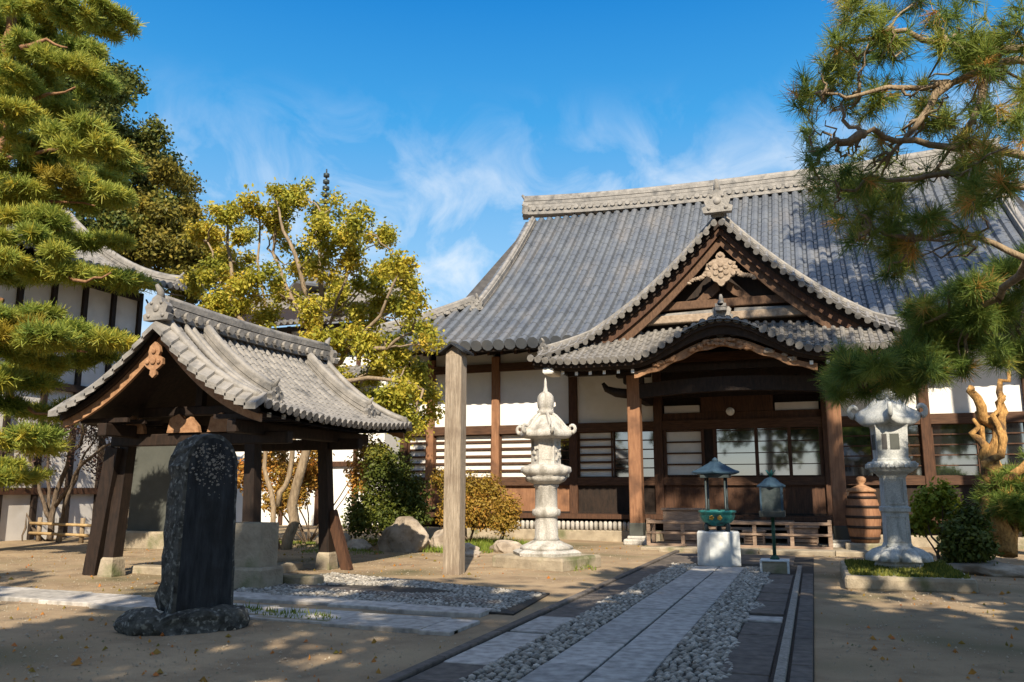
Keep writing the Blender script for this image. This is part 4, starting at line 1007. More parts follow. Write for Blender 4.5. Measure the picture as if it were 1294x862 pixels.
# ================================================================== THE WATER PAVILION
TX, TY = -10.70, 14.15
tem = thing('water_pavilion', (TX, TY, 0), 'open water pavilion with pale tiled gable roof on four dark leaning posts beside the path', 'pavilion')
def tz(d): return 4.50 - 1.15 * d + .185 * d * d          # concave roof section
def yfr(d): return 11.45 + .02 * d
TR = 2.20
roof_t = None
for sx in (1, -1):
    def P(y, t, sx=sx):
        d = TR * t
        v = (y - TY) / 2.6
        return (TX + sx * d, y, tz(d) + .10 * v * v * t + .04 * v * v)
    o = tiled(P, np.arange(11.62, 16.85, .20), lambda u: 0.0, 13, .060, M['tile_pale'], 'roof', tem, pan=.03)
    mb = MB(); nd = 10
    V = [Vector(P(y, t)) - Vector((0, 0, .06)) for t in np.linspace(0, 1, nd) for y in np.linspace(11.5, 16.8, 5)]
    V2 = [v - Vector((0, 0, .10)) for v in V]
    F = [(i * 5 + j, i * 5 + j + 1, i * 5 + 6 + j, i * 5 + 5 + j) for i in range(nd - 1) for j in range(4)]
    mb.add(V, F); mb.add(V2, F)
    mb.build('roof_boards', M['wood_dark'], tem)
    # verge: one broad row of lapped tiles turned down over each gable
    for yv, sg in ((11.5, -1), (16.8, 1)):
        def vP(d, t, sx=sx, yv=yv, sg=sg):
            d = max(d, 0); q = P(yv, d / TR)
            return (q[0], yv + sg * (.30 * t - .10), q[2] + .12 - .20 * t)
        mb = MB(); k = 11; e = np.linspace(0, TR, k + 1)
        for i in range(k):
            a0, a1, b1, b0 = [Vector(vP(d, t)) for d, t in ((e[i], 0), (e[i], 1), (e[i + 1] + .03, 1), (e[i + 1] + .03, 0))]
            h = Vector((0, 0, .065))
            mb.add([a0, a1, b1 + h, b0 + h, a0 - h, a1 - h * 1.6, b1 - h * .6, b0 - h], [(0, 1, 2, 3), (4, 7, 6, 5), (0, 4, 5, 1), (1, 5, 6, 2), (2, 6, 7, 3), (3, 7, 4, 0)])
        for off, r in ((.06, .075), (.48, .06), (.66, .06)):
            mb.tube([Vector(P(yv - sg * off, t)) + Vector((0, 0, .10)) for t in np.linspace(.02, .96 if off < .3 else .80, 12)], r, 8)
        mb.build('verge_tiles', M['tile_end'], o)
        line = [Vector(P(yv - sg * .95, t)) for t in np.linspace(.10, .80, 10)]
        mb = ridge_bar(MB(), line, .24, .30, courses=3); ogre_tile(mb, line[-1] + Vector((sx * .02, 0, -.03)), (sx, 0, 0), .46); mb.build('descending_ridge', M['tile_end'], o)
        # curved barge board
        dd = np.linspace(0, TR - .06, 14)
        q = [(TX + sx * d, yv + sg * .02, P(yv, d / TR)[2] - .10) for d in dd]; w = [(TX + sx * d, yv + sg * .02, P(yv, d / TR)[2] - .20) for d in dd]
        MB().band(w, q, (0, .08, 0)).build('barge_board', M['wood_dark'], tem)
        q = [(TX + sx * d, yv - sg * .06, P(yv, d / TR)[2] - .20) for d in dd]; w = [(TX + sx * d, yv - sg * .06, P(yv, d / TR)[2] - .36 - .05 * math.cos(d)) for d in dd]
        MB().band(w, q, (0, .06, 0)).build('barge_board', M['carve_brown'], tem)
line = [(TX, y, tz(0) + .02 + .05 * ((y - TY) / 2.6) ** 2) for y in np.linspace(11.5, 16.8, 12)]
r_ = ridge_bar(MB(), line, .30, .36, .085, .30, courses=3).build('ridge', M['tile_end'], tem)
for y, d in ((11.42, -1), (16.88, 1)):
    mb = MB(); ogre_tile(mb, (TX, y, tz(0) + .02), (0, d, 0), .62); mb.build('ridge_end_tile', M['tile_end'], r_)
mb = MB()                                               # cut board pendant
half = [(0, 4.20), (.10, 4.12), (.13, 4.02), (.10, 3.95), (.19, 3.90), (.20, 3.80), (.13, 3.74), (.06, 3.70), (.07, 3.62), (0, 3.56)]
mb.prism([(TX + x, z - .06) for x, z in half] + [(TX - x, z - .06) for x, z in half[-2:0:-1]], 'y', 11.38, 11.44)
for x, z, r in ((0, 3.80, .06), (0, 3.97, .045), (-.12, 3.78, .04), (.12, 3.78, .04)): mb.tube([(TX + x, 11.38, z), (TX + x, 11.355, z), (TX + x, 11.345, z)], [r, r, r * .7], 12, smooth=False)
mb.build('gable_pendant', M['carve_brown'], tem)
PX, PY0, PY1 = 1.55, 12.65, 15.12
PCX = -10.95
def leg(x, y, sx, sy):
    inx, iny = -sx * .13, -sy * .05
    mb = MB()
    V = []
    for z, h in ((.34, .12), (2.72, .105)):
        t = (z - .34) / 2.38; cx, cy = x + inx * t, y + iny * t
        V += [(cx - h, cy - h, z), (cx + h, cy - h, z), (cx + h, cy + h, z), (cx - h, cy + h, z)]
    mb.add(V, [(0, 1, 5, 4), (1, 2, 6, 5), (2, 3, 7, 6), (3, 0, 4, 7), (3, 2, 1, 0), (4, 5, 6, 7)])
    c = mb.build('post', M['wood_dark'], tem)
    mb = MB(); mb.lathe([(.235, -.04), (.24, .02), (.20, .30), (.17, .34)], (x, y, 0), 4, rot0=math.pi / 4, smooth=False); mb.build('base_stone', M['stone_base'], c)
    mb = MB()
    bx = x + sx * .48
    a, b = Vector((bx, y + sy * .02, -.02)), Vector((x + sx * (.02 if sx < 0 else .07), y + sy * .16 * (sx < 0), 2.38 if sx < 0 else 1.15)); d = (b - a).normalized(); s = d.cross(Vector((0, 1, 0))) * (1.45 if sx < 0 else 1.0)
    V = [a + s * .10 - Vector((0, .07, 0)), a - s * .10 - Vector((0, .07, 0)), a - s * .10 + Vector((0, .07, 0)), a + s * .10 + Vector((0, .07, 0))]
    V += [v + (b - a) for v in V]
    mb.add(V, [(0, 1, 5, 4), (1, 2, 6, 5), (2, 3, 7, 6), (3, 0, 4, 7), (3, 2, 1, 0), (4, 5, 6, 7)])
    if sx * sy > 0: mb.build('brace', M['wood'] if sx > 0 else M['wood_dark'], c)
for sx in (-1, 1):
    for y, sy in ((PY0, -1), (PY1, 1)): leg(PCX + sx * PX, y, sx, sy)
for sx in (-1, 1): MB().bbox(TX + sx * 1.42 - .10, TX + sx * 1.42 + .10, 11.75, 16.3, 2.55, 2.78, .02).build('beam', M['wood_dark'], tem)
for y in (PY0, PY1):
    MB().bbox(TX - 2.0, TX + 2.0, y - .09, y + .09, 2.40, 2.62, .02).build('beam', M['wood_dark'], tem)
    MB().bbox(TX - 1.4, TX + 1.4, y - .08, y + .08, 2.95, 3.12, .02).build('beam', M['wood_dark'], tem)
    MB().bbox(TX - .08, TX + .08, y - .07, y + .07, 3.12, 4.1, .01).build('king_post', M['wood_dark'], tem)
for x0, x1 in ((-1.62, -1.15), (-.62, .12), (.30, 1.15)):
    w = x1 - x0
    mb = MB(); mb.prism([(TX + x0, 2.63), (TX + x1, 2.63), (TX + x1 - .05 * w, 2.75), (TX + x1 - .28 * w, 2.92), (TX + x0 + .55 * w, 2.86), (TX + x0 + .35 * w, 2.98), (TX + x0 + .08 * w, 2.90)], 'y', 12.50, 12.58)
    mb.build('carved_board', M['carve_brown'], tem)      # cloud shaped boards over the front beam
for sx in (-1, 1):
    for y in np.arange(11.9, 16.4, .42):
        mb = MB(); mb.box(TX + sx * 1.5 - .55, TX + sx * 1.5 + .55, y - .035, y + .035, 2.80, 2.88, 0)
        mb.box(TX + sx * 2.07 - .02, TX + sx * 2.07 + .02, y - .034, y + .034, 2.802, 2.878, 1); mb.build('rafter', [M['wood_dark'], M['white']], tem)
cu = thing('curb', (-10.2, 12.75, 0), 'low pale stone curb laid on the ground under the water pavilion', 'curb')
for x0, y0, x1, y1, z in ((-10.2, 12.4, -7.95, 12.745, .16), (-10.2, 12.755, -9.8, 14.9, .15), (-12.6, 13.2, -10.22, 13.55, .13)):
    MB().bbox(x0, x1, y0, y1, -.1, z, .03).build('curb_stone', M['stone_base'], cu)

# ---- stone trough on its plinth
TRX = -8.88
tp = thing('trough_plinth', (TRX, 12.0, 0), 'rough pale stone block under the water trough', 'plinth')
MB().bbox(-9.50, -8.50, 11.72, 12.36, -.05, .33, .04).build('block', M['stone_base'], tp)
tr = thing('stone_trough', (TRX, 12.0, .33), 'square beige stone water trough in front of the pavilion post', 'trough')
mb = MB()
ou = [(-9.36, 11.82), (-8.62, 11.82), (-8.62, 12.32), (-9.36, 12.32)]; inn = [(-9.27, 11.91), (-8.71, 11.91), (-8.71, 12.23), (-9.27, 12.23)]
V = [(x, y, .33) for x, y in ou] + [(x, y, 1.04) for x, y in ou] + [(x, y, 1.04) for x, y in inn] + [(x, y, .60) for x, y in inn]
F = [(3, 2, 1, 0)] + [(i, (i + 1) % 4, (i + 1) % 4 + 4, i + 4) for i in range(4)] + [(i + 4, (i + 1) % 4 + 4, (i + 1) % 4 + 8, i + 8) for i in range(4)] + [(i + 8, (i + 1) % 4 + 8, (i + 1) % 4 + 12, i + 12) for i in range(4)] + [(12, 13, 14, 15)]
mb.add(V, F); mb.build('basin', M['stone_base'], tr)
MB().box(-9.268, -8.712, 11.912, 12.228, .90, .95).build('water', M['glass'], tr)

# ---- dark inscribed stele on boulders
st = thing('stone_stele', (-7.0, 8.4, 0), 'tall round-topped dark slate monument with lichen flecks on a boulder base', 'monument')
SC, SA = (-7.02, 8.42), R(64)
def stl(u, v, z): return rot([(SC[0] + u, SC[1] + v, z)], SA, SC)[0]
hw = lambda z: .37 - .045 * (z - .2) / 1.7
side = [(hw(z), z) for z in np.linspace(.20, 1.86, 12)] + [(hw(1.86) * math.cos(q), 1.86 + .40 * math.sin(q)) for q in np.linspace(.18, math.pi / 2, 7)]
out = side + [(-x, z) for x, z in side[-2::-1]]
n = len(out); mb = MB()
front = [(x * .90, .2 + (z - .2) * .975) for x, z in out]
j = lambda a: random.uniform(-a, a)
rings = [[stl(x, -.25, z) for x, z in front], [stl(x + j(.006), -.235, z + j(.005)) for x, z in out]]
for v, g in ((-.12, .02), (.02, .05), (.16, .03), (.28, -.06)): rings.append([stl(x * (1 + g) + j(.03), v + j(.03), z + (j(.03) if z > .3 else 0)) for x, z in out])
V = [p for r in rings for p in r]
mb.add(V, [tuple(range(n))], 0)
mb.add(V, [(k * n + i, k * n + (i + 1) % n, (k + 1) * n + (i + 1) % n, (k + 1) * n + i) for k in range(5) for i in range(n)], 1)
mb.add(rings[-1], [tuple(range(n - 1, -1, -1))], 1)
mb.build('slab', [M['stone_dark'], M['stone_rim']], st)
mb = MB()                                               # crust of pale lichen near the head
for k in range(300):
    u = random.gauss(.0, .15); z = random.gauss(1.93, .17)
    if not (abs(u) < .27 and 1.45 < z < 2.14): continue
    r = random.choice((.004, .006, .008, .012, .018))
    p = stl(u, -.252, z); o0 = len(mb.v)
    blob(mb, (0, 0, 0), (r * random.uniform(.7, 1.6), .005, r), k, 1)
    for q in range(o0, len(mb.v)):
        w = mb.v[q]; w = rot([w], SA, (0, 0))[0]; mb.v[q] = (p[0] + w[0], p[1] + w[1], p[2] + w[2])
tag(mb.build('lichen', M['gravelkerb'], st), kind='stuff')
mb = MB()
for c, r, s in (((-7.02, 8.36, .06), (.56, .56, .20), 3), ((-6.68, 8.50, .07), (.30, .34, .22), 4), ((-7.46, 8.02, .05), (.36, .27, .18), 5), ((-7.3, 8.0, .06), (.3, .26, .2), 6)): blob(mb, c, r, s, 3, .5)
mb.build('boulder_base', M['stone_rim'], st)
# ---- grey monument behind the pavilion post
o = thing('stone_slab_monument', (-17.25, 19.0, 0), 'tall smooth grey stone slab standing behind the left pavilion post', 'monument')
mb = MB(); mb.prism([(-18.25, .45), (-16.2, .45), (-16.25, 3.2), (-17.1, 3.5), (-17.9, 3.35), (-18.2, 2.9)], 'y', 18.9, 19.2); mb.build('slab', M['stone_grey'], o)
mb = MB(); mb.bbox(-18.5, -15.9, 18.6, 19.5, -.05, .45, .05); mb.build('plinth', M['stone_base'], o)

# ---- memorial post
o = thing('memorial_post', (-6.7, 15.38, 0), 'tall square bleached timber post with a small pitched cap standing in sunlit earth', 'post')
MB().bbox(-6.87, -6.53, 15.21, 15.55, -.05, 4.28, .012, rz=R(4)).build('shaft', M['wood_grey'], o)
mb = MB()
mb.prism([(-6.86, 4.281), (-6.54, 4.281), (-6.54, 4.34), (-6.70, 4.46), (-6.86, 4.34)], 'y', 15.23, 15.53)
mb.build('head', M['wood_grey'], o)
mb = MB()
for sx in (-1, 1): mb.band([(-6.70, 15.10, 4.52), (-6.70 + sx * .27, 15.10, 4.34)], [(-6.70, 15.10, 4.475), (-6.70 + sx * .27, 15.10, 4.295)], (0, .56, 0))
mb.build('cap', M['stone_dark'], o)

# ---- round-shafted lantern (left)
LX, LY = -5.37, 17.2
lan = thing('stone_lantern', (LX, LY, 0), 'tall pale hexagonal stone lantern with round shaft lit by the sun left of the path', 'stone lantern')
mb = MB()
a = math.atan2(-1.13, 1.68)
mb.bbox(LX - 1.05, LX + 1.05, LY - .85, LY + .85, -.05, .24, .05, rz=a * .55, c=(LX, LY)); mb.build('plinth', M['stone_base'], lan)
def hexfn(n, sharp=1.0, lift=0.0):
    def fn(r, z, q, i):
        p = (q % (2 * math.pi / n)) - math.pi / n
        k = math.cos(math.pi / n) / math.cos(p); k = 1 + (k - 1) * sharp
        e = (abs(p) / (math.pi / n)) ** 4
        return r * k / math.cos(math.pi / n) * .93, z + lift * e * r
    return fn
mb = MB(); mb.lathe([(.80, .24), (.82, .30), (.74, .34), (.66, .36)], (LX, LY, 0), 48, smooth=False, fn=hexfn(6)); mb.build('base', M['stone'], lan)
mb = MB(); mb.lathe([(.62, .36), (.60, .42), (.42, .49), (.32, .54), (.30, .56)], (LX, LY, 0), 48, fn=lambda r, z, q, i: (r * (1 + .06 * abs(math.sin(6 * q)) * (i < 3)), z)); mb.build('lotus_base', M['stone'], lan)
mb = MB(); mb.lathe([(.33, .54), (.29, .60), (.275, .95), (.275, 1.03), (.345, 1.05), (.355, 1.11), (.345, 1.17), (.28, 1.19), (.275, 1.25), (.275, 1.62), (.32, 1.66), (.31, 1.71)], (LX, LY, 0), 32); mb.build('shaft', M['stone'], lan)
mb = MB(); mb.lathe([(.31, 1.70), (.43, 1.76), (.50, 1.84), (.50, 1.87), (.55, 1.90), (.60, 1.97), (.58, 2.06), (.46, 2.10), (.42, 2.12)], (LX, LY, 0), 60, fn=lambda r, z, q, i: (r * (1 + .07 * abs(math.sin(6 * q)) * (i in (1, 2, 5, 6))), z)); mb.build('lotus_platform', M['stone'], lan)
mb = MB(); mb.lathe([(.38, 2.10), (.37, 2.16), (.37, 2.62), (.41, 2.70)], (LX, LY, 0), 6, smooth=False, rot0=R(20)); fb = mb.build('fire_box', M['stone'], lan)
mb = MB()
for k in range(6):
    q = R(20 + 30 + 60 * k); d = Vector((math.cos(q), math.sin(q), 0)); u = Vector((-math.sin(q), math.cos(q), 0)); c = Vector((LX, LY, 2.39)) + d * .32
    if k % 2 == 0:
        V = [c + u * a - Vector((0, 0, 1)) * b for a, b in ((-.12, .18), (.12, .18), (.12, -.18), (-.12, -.18))]; V += [v + d * .012 for v in V]
        mb.add(V, [(0, 1, 5, 4), (1, 2, 6, 5), (2, 3, 7, 6), (3, 0, 4, 7), (4, 5, 6, 7)])
    else:
        for j in range(9): blob(mb, c + d * .005 + u * random.uniform(-.12, .12) + Vector((0, 0, random.uniform(-.18, .18))), (.05, .05, .05), j + 7 * k, 1)
mb.build('relief', M['stone'], fb)
def lantern_roof(mb, c, n, R0, z0, h, lift, curl, rot0=0.0, dome=1.0):
    prof = [(R0 * .50, 0), (R0 * .93, .02), (R0, .06), (R0 * .99, .14), (R0 * .86, .20), (R0 * .62, .20 + h * .42), (R0 * .42, .20 + h * .78), (R0 * .25, .20 + h * .95), (R0 * .2, .20 + h)]
    def fn(r, z, q, i):
        p = ((q) % (2 * math.pi / n)) - math.pi / n
        k = math.cos(math.pi / n) / math.cos(p); e = (abs(p) / (math.pi / n)) ** 5
        k = 1 + (k / math.cos(math.pi / n) - 1) * .95
        amt = 1.0 if i >= 1 and i <= 4 else .25
        return r * k * .94 * (1 + .02 * math.cos(2 * n * q) * (i > 4)), z + lift * e * amt
    mb.lathe(prof, (c[0], c[1], z0), n * 16, fn=fn, rot0=0)
    for k in range(n):
        q = 2 * math.pi * k / n; d = Vector((math.cos(q), math.sin(q), 0))
        o = Vector((c[0], c[1], z0 + lift + .10)) + d * R0 * .98 / math.cos(math.pi / n) * .95
        pts = [o + d * curl * (.0 + .75 * math.sin(a)) + Vector((0, 0, curl * (.75 - .75 * math.cos(a)))) for a in np.linspace(0, 4.4, 9)]
        mb.tube(pts, [curl * (.50 - .022 * j) for j in range(9)], 8)
        rib = [Vector((c[0], c[1], z0)) + d * R0 * f + Vector((0, 0, zz)) for f, zz in ((1.0, lift * .8 + .16), (.8, .24 + lift * .25), (.6, .24 + h * .42), (.42, .22 + h * .78), (.26, .22 + h * .95))]
        mb.tube(rib, .045, 6)
mb = MB(); lantern_roof(mb, (LX, LY), 6, .64, 2.66, .34, .03, .10); mb.build('roof', M['stone'], lan)
mb = MB(); mb.lathe([(.13, 3.16), (.20, 3.20), (.215, 3.26), (.165, 3.30), (.20, 3.34), (.215, 3.46), (.20, 3.58), (.15, 3.64), (.06, 3.69), (.04, 3.80), (.035, 3.90), (.01, 3.99)], (LX, LY, 0), 24); mb.build('jewel_finial', M['stone'], lan)

# ---- square-shafted lantern (right)
QX, QY = 1.38, 17.0
lr = thing('stone_lantern', (QX, QY, 0), 'shaded grey stone lantern with square shaft and curled roof corners right of the path', 'stone lantern')
mb = MB(); mb.bbox(.14, 2.61, 14.72, 18.77, -.05, .19, .05); pl = mb.build('plinth', M['stone_base'], lr)
o = raw_mesh('moss_top', *(lambda P: (np.stack([P + np.array([-.02, 0, 0]), P + np.array([.02, 0, 0]), P + rng.normal(0, .02, P.shape) + np.array([0, 0, .055])], 1).reshape(-1, 3), np.arange(len(P) * 3).reshape(-1, 3)))(np.stack([rng.uniform(.26, 2.50, 5000), rng.uniform(14.9, 18.65, 5000), np.full(5000, .185)], 1)), M['bush_leaf'], pl, rng.random(5000))
mb = MB(); mb.lathe([(.52, .19), (.56, .26), (.50, .34)], (QX, QY, 0), 6, smooth=False, rot0=.3); mb.build('base', M['stone_blue'], lr)
mb = MB(); mb.lathe([(.46, .30), (.60, .33), (.58, .42), (.45, .52), (.34, .58), (.30, .60)], (QX, QY, 0), 64, fn=lambda r, z, q, i: (r * (1 + .22 * abs(math.sin(8 * q)) * (i in (1, 2, 3))), z)); mb.build('lotus_base', M['stone_blue'], lr)
mb = MB()
mb.lathe([(.40, .58), (.36, .64), (.345, 1.18), (.40, 1.20), (.41, 1.27), (.355, 1.29), (.34, 1.80), (.40, 1.86)], (QX, QY, 0), 4, smooth=False, rot0=R(45 + 6)); sh = mb.build('shaft', M['stone_blue'], lr)
for z in (.66, 1.33):
    mb = MB()
    for sx, w in ((0, 0),):
        q = R(-90 + 6); d = Vector((math.cos(q), math.sin(q), 0)); u = Vector((-math.sin(q), math.cos(q), 0)); c = Vector((QX, QY, z)) + d * .247
        for a0, a1, b0, b1 in ((-.2, .2, 0, .03), (-.2, .2, .44, .47), (-.2, -.17, .03, .44), (.17, .2, .03, .44)):
            V = [c + u * a + Vector((0, 0, b)) for a, b in ((a0, b0), (a1, b0), (a1, b1), (a0, b1))]; V += [v + d * .018 for v in V]
            mb.add(V, [(0, 1, 5, 4), (1, 2, 6, 5), (2, 3, 7, 6), (3, 0, 4, 7), (4, 5, 6, 7)])
    mb.build('panel_border', M['stone_blue'], sh)
mb = MB(); mb.lathe([(.38, 1.86), (.56, 1.92), (.64, 1.99), (.66, 2.06), (.62, 2.10)], (QX, QY, 0), 4, smooth=False, rot0=R(51))
for k in range(34):
    q = R(51 + 90 * (k % 4)); e0 = Vector((math.cos(q), math.sin(q), 0)) * .62; q2 = q + R(90); e1 = Vector((math.cos(q2), math.sin(q2), 0)) * .62
    blob(mb, Vector((QX, QY, 2.02)) + e0.lerp(e1, (k // 4 + .5) / 8.5), (.08, .08, .07), k, 1)
mb.build('lotus_platform', M['stone_blue'], lr)
mb = MB(); mb.lathe([(.50, 2.10), (.50, 2.14), (.46, 2.16), (.49, 2.72), (.52, 2.76)], (QX, QY, 0), 4, smooth=False, rot0=R(51)); fb = mb.build('fire_box', M['stone_blue'], lr)
mbd, mbr = MB(), MB()
for k, dark in ((0, None), (1, None), (2, None), (3, None)):
    q = R(6 + 90 * k); d = Vector((math.cos(q), math.sin(q), 0)); u = Vector((-math.sin(q), math.cos(q), 0)); c = Vector((QX, QY, 2.46)) + d * .338
    for a, w, target in ((-.17, .055, mbd), (.05, .10, mbr)):
        V = [c + u * x + Vector((0, 0, z)) for x, z in ((a - w, -.14), (a + w, -.14), (a + w, .14), (a - w, .14))]; V += [v + d * .012 for v in V]
        target.add(V, [(0, 1, 5, 4), (1, 2, 6, 5), (2, 3, 7, 6), (3, 0, 4, 7), (4, 5, 6, 7)])
mbd.build('opening', M['tile_gap'], fb); mbr.build('lattice', M['stone_grey'], fb)
mb = MB(); lantern_roof(mb, (QX, QY), 4, .56, 2.74, .34, .10, .125); mb.lathe([(.14, 3.24), (.22, 3.27), (.20, 3.36), (.10, 3.44), (.02, 3.52)], (QX, QY, 0), 20)
ro = mb.build('roof', M['stone_blue'], lr)

lan.scale = (.86, .86, 1); lr.scale = (.79, .79, 1)
# ---- incense burner on an octagonal pedestal
BX, BY = -1.99, 18.75
o = thing('octagonal_pedestal', (BX, BY, 0), 'pale octagonal cut granite block at the end of the path slabs', 'pedestal')
mb = MB(); mb.lathe([(.475, -.02), (.485, .02), (.475, .68), (.455, .705), (.01, .71)], (BX, BY, 0), 8, smooth=False, rot0=R(22.5 + 6)); mb.build('block', M['stone_white'], o)
b = thing('incense_burner', (BX, BY, .71), 'teal bronze incense burner with gilt crests under a small peaked roof on octagonal stone', 'incense burner')
mb = MB(); mb.lathe([(.10, .82), (.22, .84), (.33, .93), (.375, 1.03), (.36, 1.08), (.40, 1.10), (.40, 1.14), (.34, 1.15), (.32, 1.08), (.05, 1.04)], (BX, BY, 0), 32); mb.build('bowl', M['bronze'], b)
for k in range(3):
    q = R(-90 + 60 + 120 * k); mb = MB(); mb.tube([(BX + .20 * math.cos(q), BY + .20 * math.sin(q), .90), (BX + .27 * math.cos(q), BY + .27 * math.sin(q), .82), (BX + .25 * math.cos(q), BY + .25 * math.sin(q), .71)], [.06, .05, .055], 8); mb.build('leg', M['bronze_dark'], b)
for dx in (-.085, .085):
    mb = MB()
    for k in range(5): mb.tube([(BX + dx + .028 * math.cos(k * 1.257), BY - .375 + abs(dx) * .1, 1.0 + .028 * math.sin(k * 1.257)), (BX + dx + .028 * math.cos(k * 1.257), BY - .34, 1.0 + .028 * math.sin(k * 1.257))], .026, 8)
    mb.build('crest', M['gold'], b)
for sx in (-1, 1):
    for sy in (-1, 1): MB().tube([(BX + sx * .22, BY + sy * .22, 1.12), (BX + sx * .20, BY + sy * .20, 1.2), (BX + sx * .20, BY + sy * .20, 1.86)], [.035, .022, .022], 8).build('pillar', M['bronze_dark'], b)
mb = MB(); mb.box(BX - .30, BX + .30, BY - .30, BY + .30, 1.84, 1.90); mb.build('frame', M['bronze_dark'], b)
mb = MB(); mb.lathe([(.33, 1.90), (.385, 1.93), (.385, 1.96), (.29, 2.01), (.19, 2.09), (.10, 2.16), (.08, 2.19)], (BX, BY, 0), 32, fn=hexfn(4, .8, .05), smooth=False, rot0=R(0)); mb.lathe([(.06, 2.18), (.075, 2.21), (.05, 2.25), (.01, 2.28)], (BX, BY, 0), 12); mb.build('roof', M['bronze_roof'], b)

# ---- candle lantern on a green pole
KX, KY = -.79, 17.45
o = thing('stone_block', (KX, KY, 0), 'small square stone block with edges coloured pale as lit under the green lantern pole', 'stone block')
mb = MB(); mb.bbox(KX - .26, KX + .26, KY - .24, KY + .24, -.03, .22, .035); mb.build('block', M['stone_base'], o)
mb = MB()
for sx in (-1, 1): mb.bbox(KX + sx * .25 - .022, KX + sx * .25 + .022, KY - .265, KY - .235, .0, .22, .01)
mb.bbox(KX - .272, KX + .272, KY - .26, KY + .25, .221, .25, .01); mb.build('rim', M['stone_white'], o)  # white strips paint the lit edges onto the block
b = thing('pole_lantern', (KX, KY, .25), 'square dark glazed lantern with peaked roof on a slim green pole', 'lantern')
mb = MB(); mb.tube([(KX, KY, .25), (KX, KY, 1.08)], .035, 12); mb.lathe([(.09, .25), (.09, .28), (.045, .33)], (KX, KY, 0), 16); mb.build('pole', M['green_iron'], b)
mb = MB(); mb.bbox(KX - .24, KX + .24, KY - .24, KY + .24, 1.06, 1.18, .01)
for k in range(6): mb.box(KX - .20 + .07 * k, KX - .16 + .07 * k, KY - .252, KY - .241, 1.08, 1.16)
mb.build('tray', M['stone_grey'], b)
mb = MB(); mb.box(KX - .19, KX + .19, KY - .19, KY + .19, 1.18, 1.62); mb.build('pane', M['bronze_dark'], b)
for sx in (-1, 1):
    for sy in (-1, 1): MB().box(KX + sx * .195 - .018, KX + sx * .195 + .018, KY + sy * .195 - .018, KY + sy * .195 + .018, 1.18, 1.63).build('corner_bar', M['bronze_roof'], b)
mb = MB(); mb.lathe([(.205, 1.63), (.21, 1.66), (.14, 1.72), (.08, 1.80), (.03, 1.83)], (KX, KY, 0), 32, fn=hexfn(4, .8, .04), smooth=False, rot0=0); mb.build('roof', M['bronze_roof'], b)
mb = MB(); mb.tube([(KX, KY, 1.82), (KX, KY, 1.87)], .02, 8)
for k in range(5): mb.tube([(KX, KY, 1.86), (KX + .10 * math.cos(k * 1.257), KY + .10 * math.sin(k * 1.257), 1.97)], [.03, .008], 6)
mb.build('finial', M['bronze'], b)

# ---- low timber barrier before the porch
o = thing('timber_barrier', (-2.0, 23.6, 0), 'low weathered timber railing across the foot of the hall steps', 'railing')
for z, h in ((.74, .08), (.44, .06), (.12, .10)): MB().bbox(-4.42, .38, 23.55, 23.66, z - h, z, .012).build('rail', M['wood_pale'], o)
for i, x in enumerate(np.linspace(-4.4, .34, 6)):
    p = MB().bbox(x - .05, x + .05, 23.58, 23.68, .02, .80 if i in (0, 5) else .665, .01).build('upright', M['wood_pale'], o)
for x in (-4.4, .34):
    MB().bbox(x - .05, x + .05, 23.68, 24.5, .66, .74, .01).build('side_rail', M['wood_pale'], o)
    MB().bbox(x - .05, x + .05, 24.4, 24.5, .02, .655, .01).build('upright', M['wood_pale'], o)
def box_stand(x0, x1, y, h, label, name, m):
    t = thing(name, ((x0 + x1) / 2, y, .06), label, 'box')
    MB().bbox(x0, x1, y, y + .4, .06, h, .015).build('body', M[m], t)
    MB().bbox(x0 - .04, x1 + .04, y - .04, y + .44, h + .002, h + .06, .012).build('lid', M['wood_pale'], t)
    mb = MB()
    for k in range(3): mb.box(x0 + .04, x1 - .04, y - .016, y - .002, .16 + k * (h - .2) / 3, .18 + k * (h - .2) / 3)
    mb.build('batten', M['wood'], t)
box_stand(-4.1, -3.0, 24.3, 1.0, 'reddish wooden box with a pale lid behind the left end of the railing', 'wooden_box', 'wood_pale')
box_stand(-.75, .05, 24.4, .55, 'low pale wooden box behind the right end of the railing', 'wooden_box', 'wood_pale')
box_stand(-1.9, -1.35, 24.4, .42, 'small pale wooden box behind the middle of the railing', 'wooden_box', 'wood_pale')
# ---- banded barrel by the porch column
o = thing('rain_barrel', (1.2, 24.2, 0), 'banded wooden rain barrel with a round knob on its lid beside the right porch column', 'barrel')
mb = MB(); mb.lathe([(.34, .22), (.40, .5), (.43, .85), (.40, 1.2), (.33, 1.45), (.30, 1.52)], (1.2, 24.2, 0), 28); mb.build('body', M['wood_red'], o)
for z, r in ((.34, .365), (.62, .418), (.88, .435), (1.14, .412), (1.38, .362)):
    MB().lathe([(r + .004, z - .035), (r + .014, z - .03), (r + .014, z + .03), (r + .004, z + .035)], (1.2, 24.2, 0), 28).build('hoop', M['wood_dark'], o)
mb = MB(); mb.lathe([(.36, 1.52), (.35, 1.58), (.14, 1.68), (.06, 1.72), (.12, 1.80), (.13, 1.87), (.07, 1.93), (.01, 1.94)], (1.2, 24.2, 0), 24); mb.build('lid', M['carve_brown'], o)
mb = MB(); mb.bbox(.70, 1.75, 23.75, 24.7, -.03, .215, .03); mb.build('stand', M['stone_base'], o)
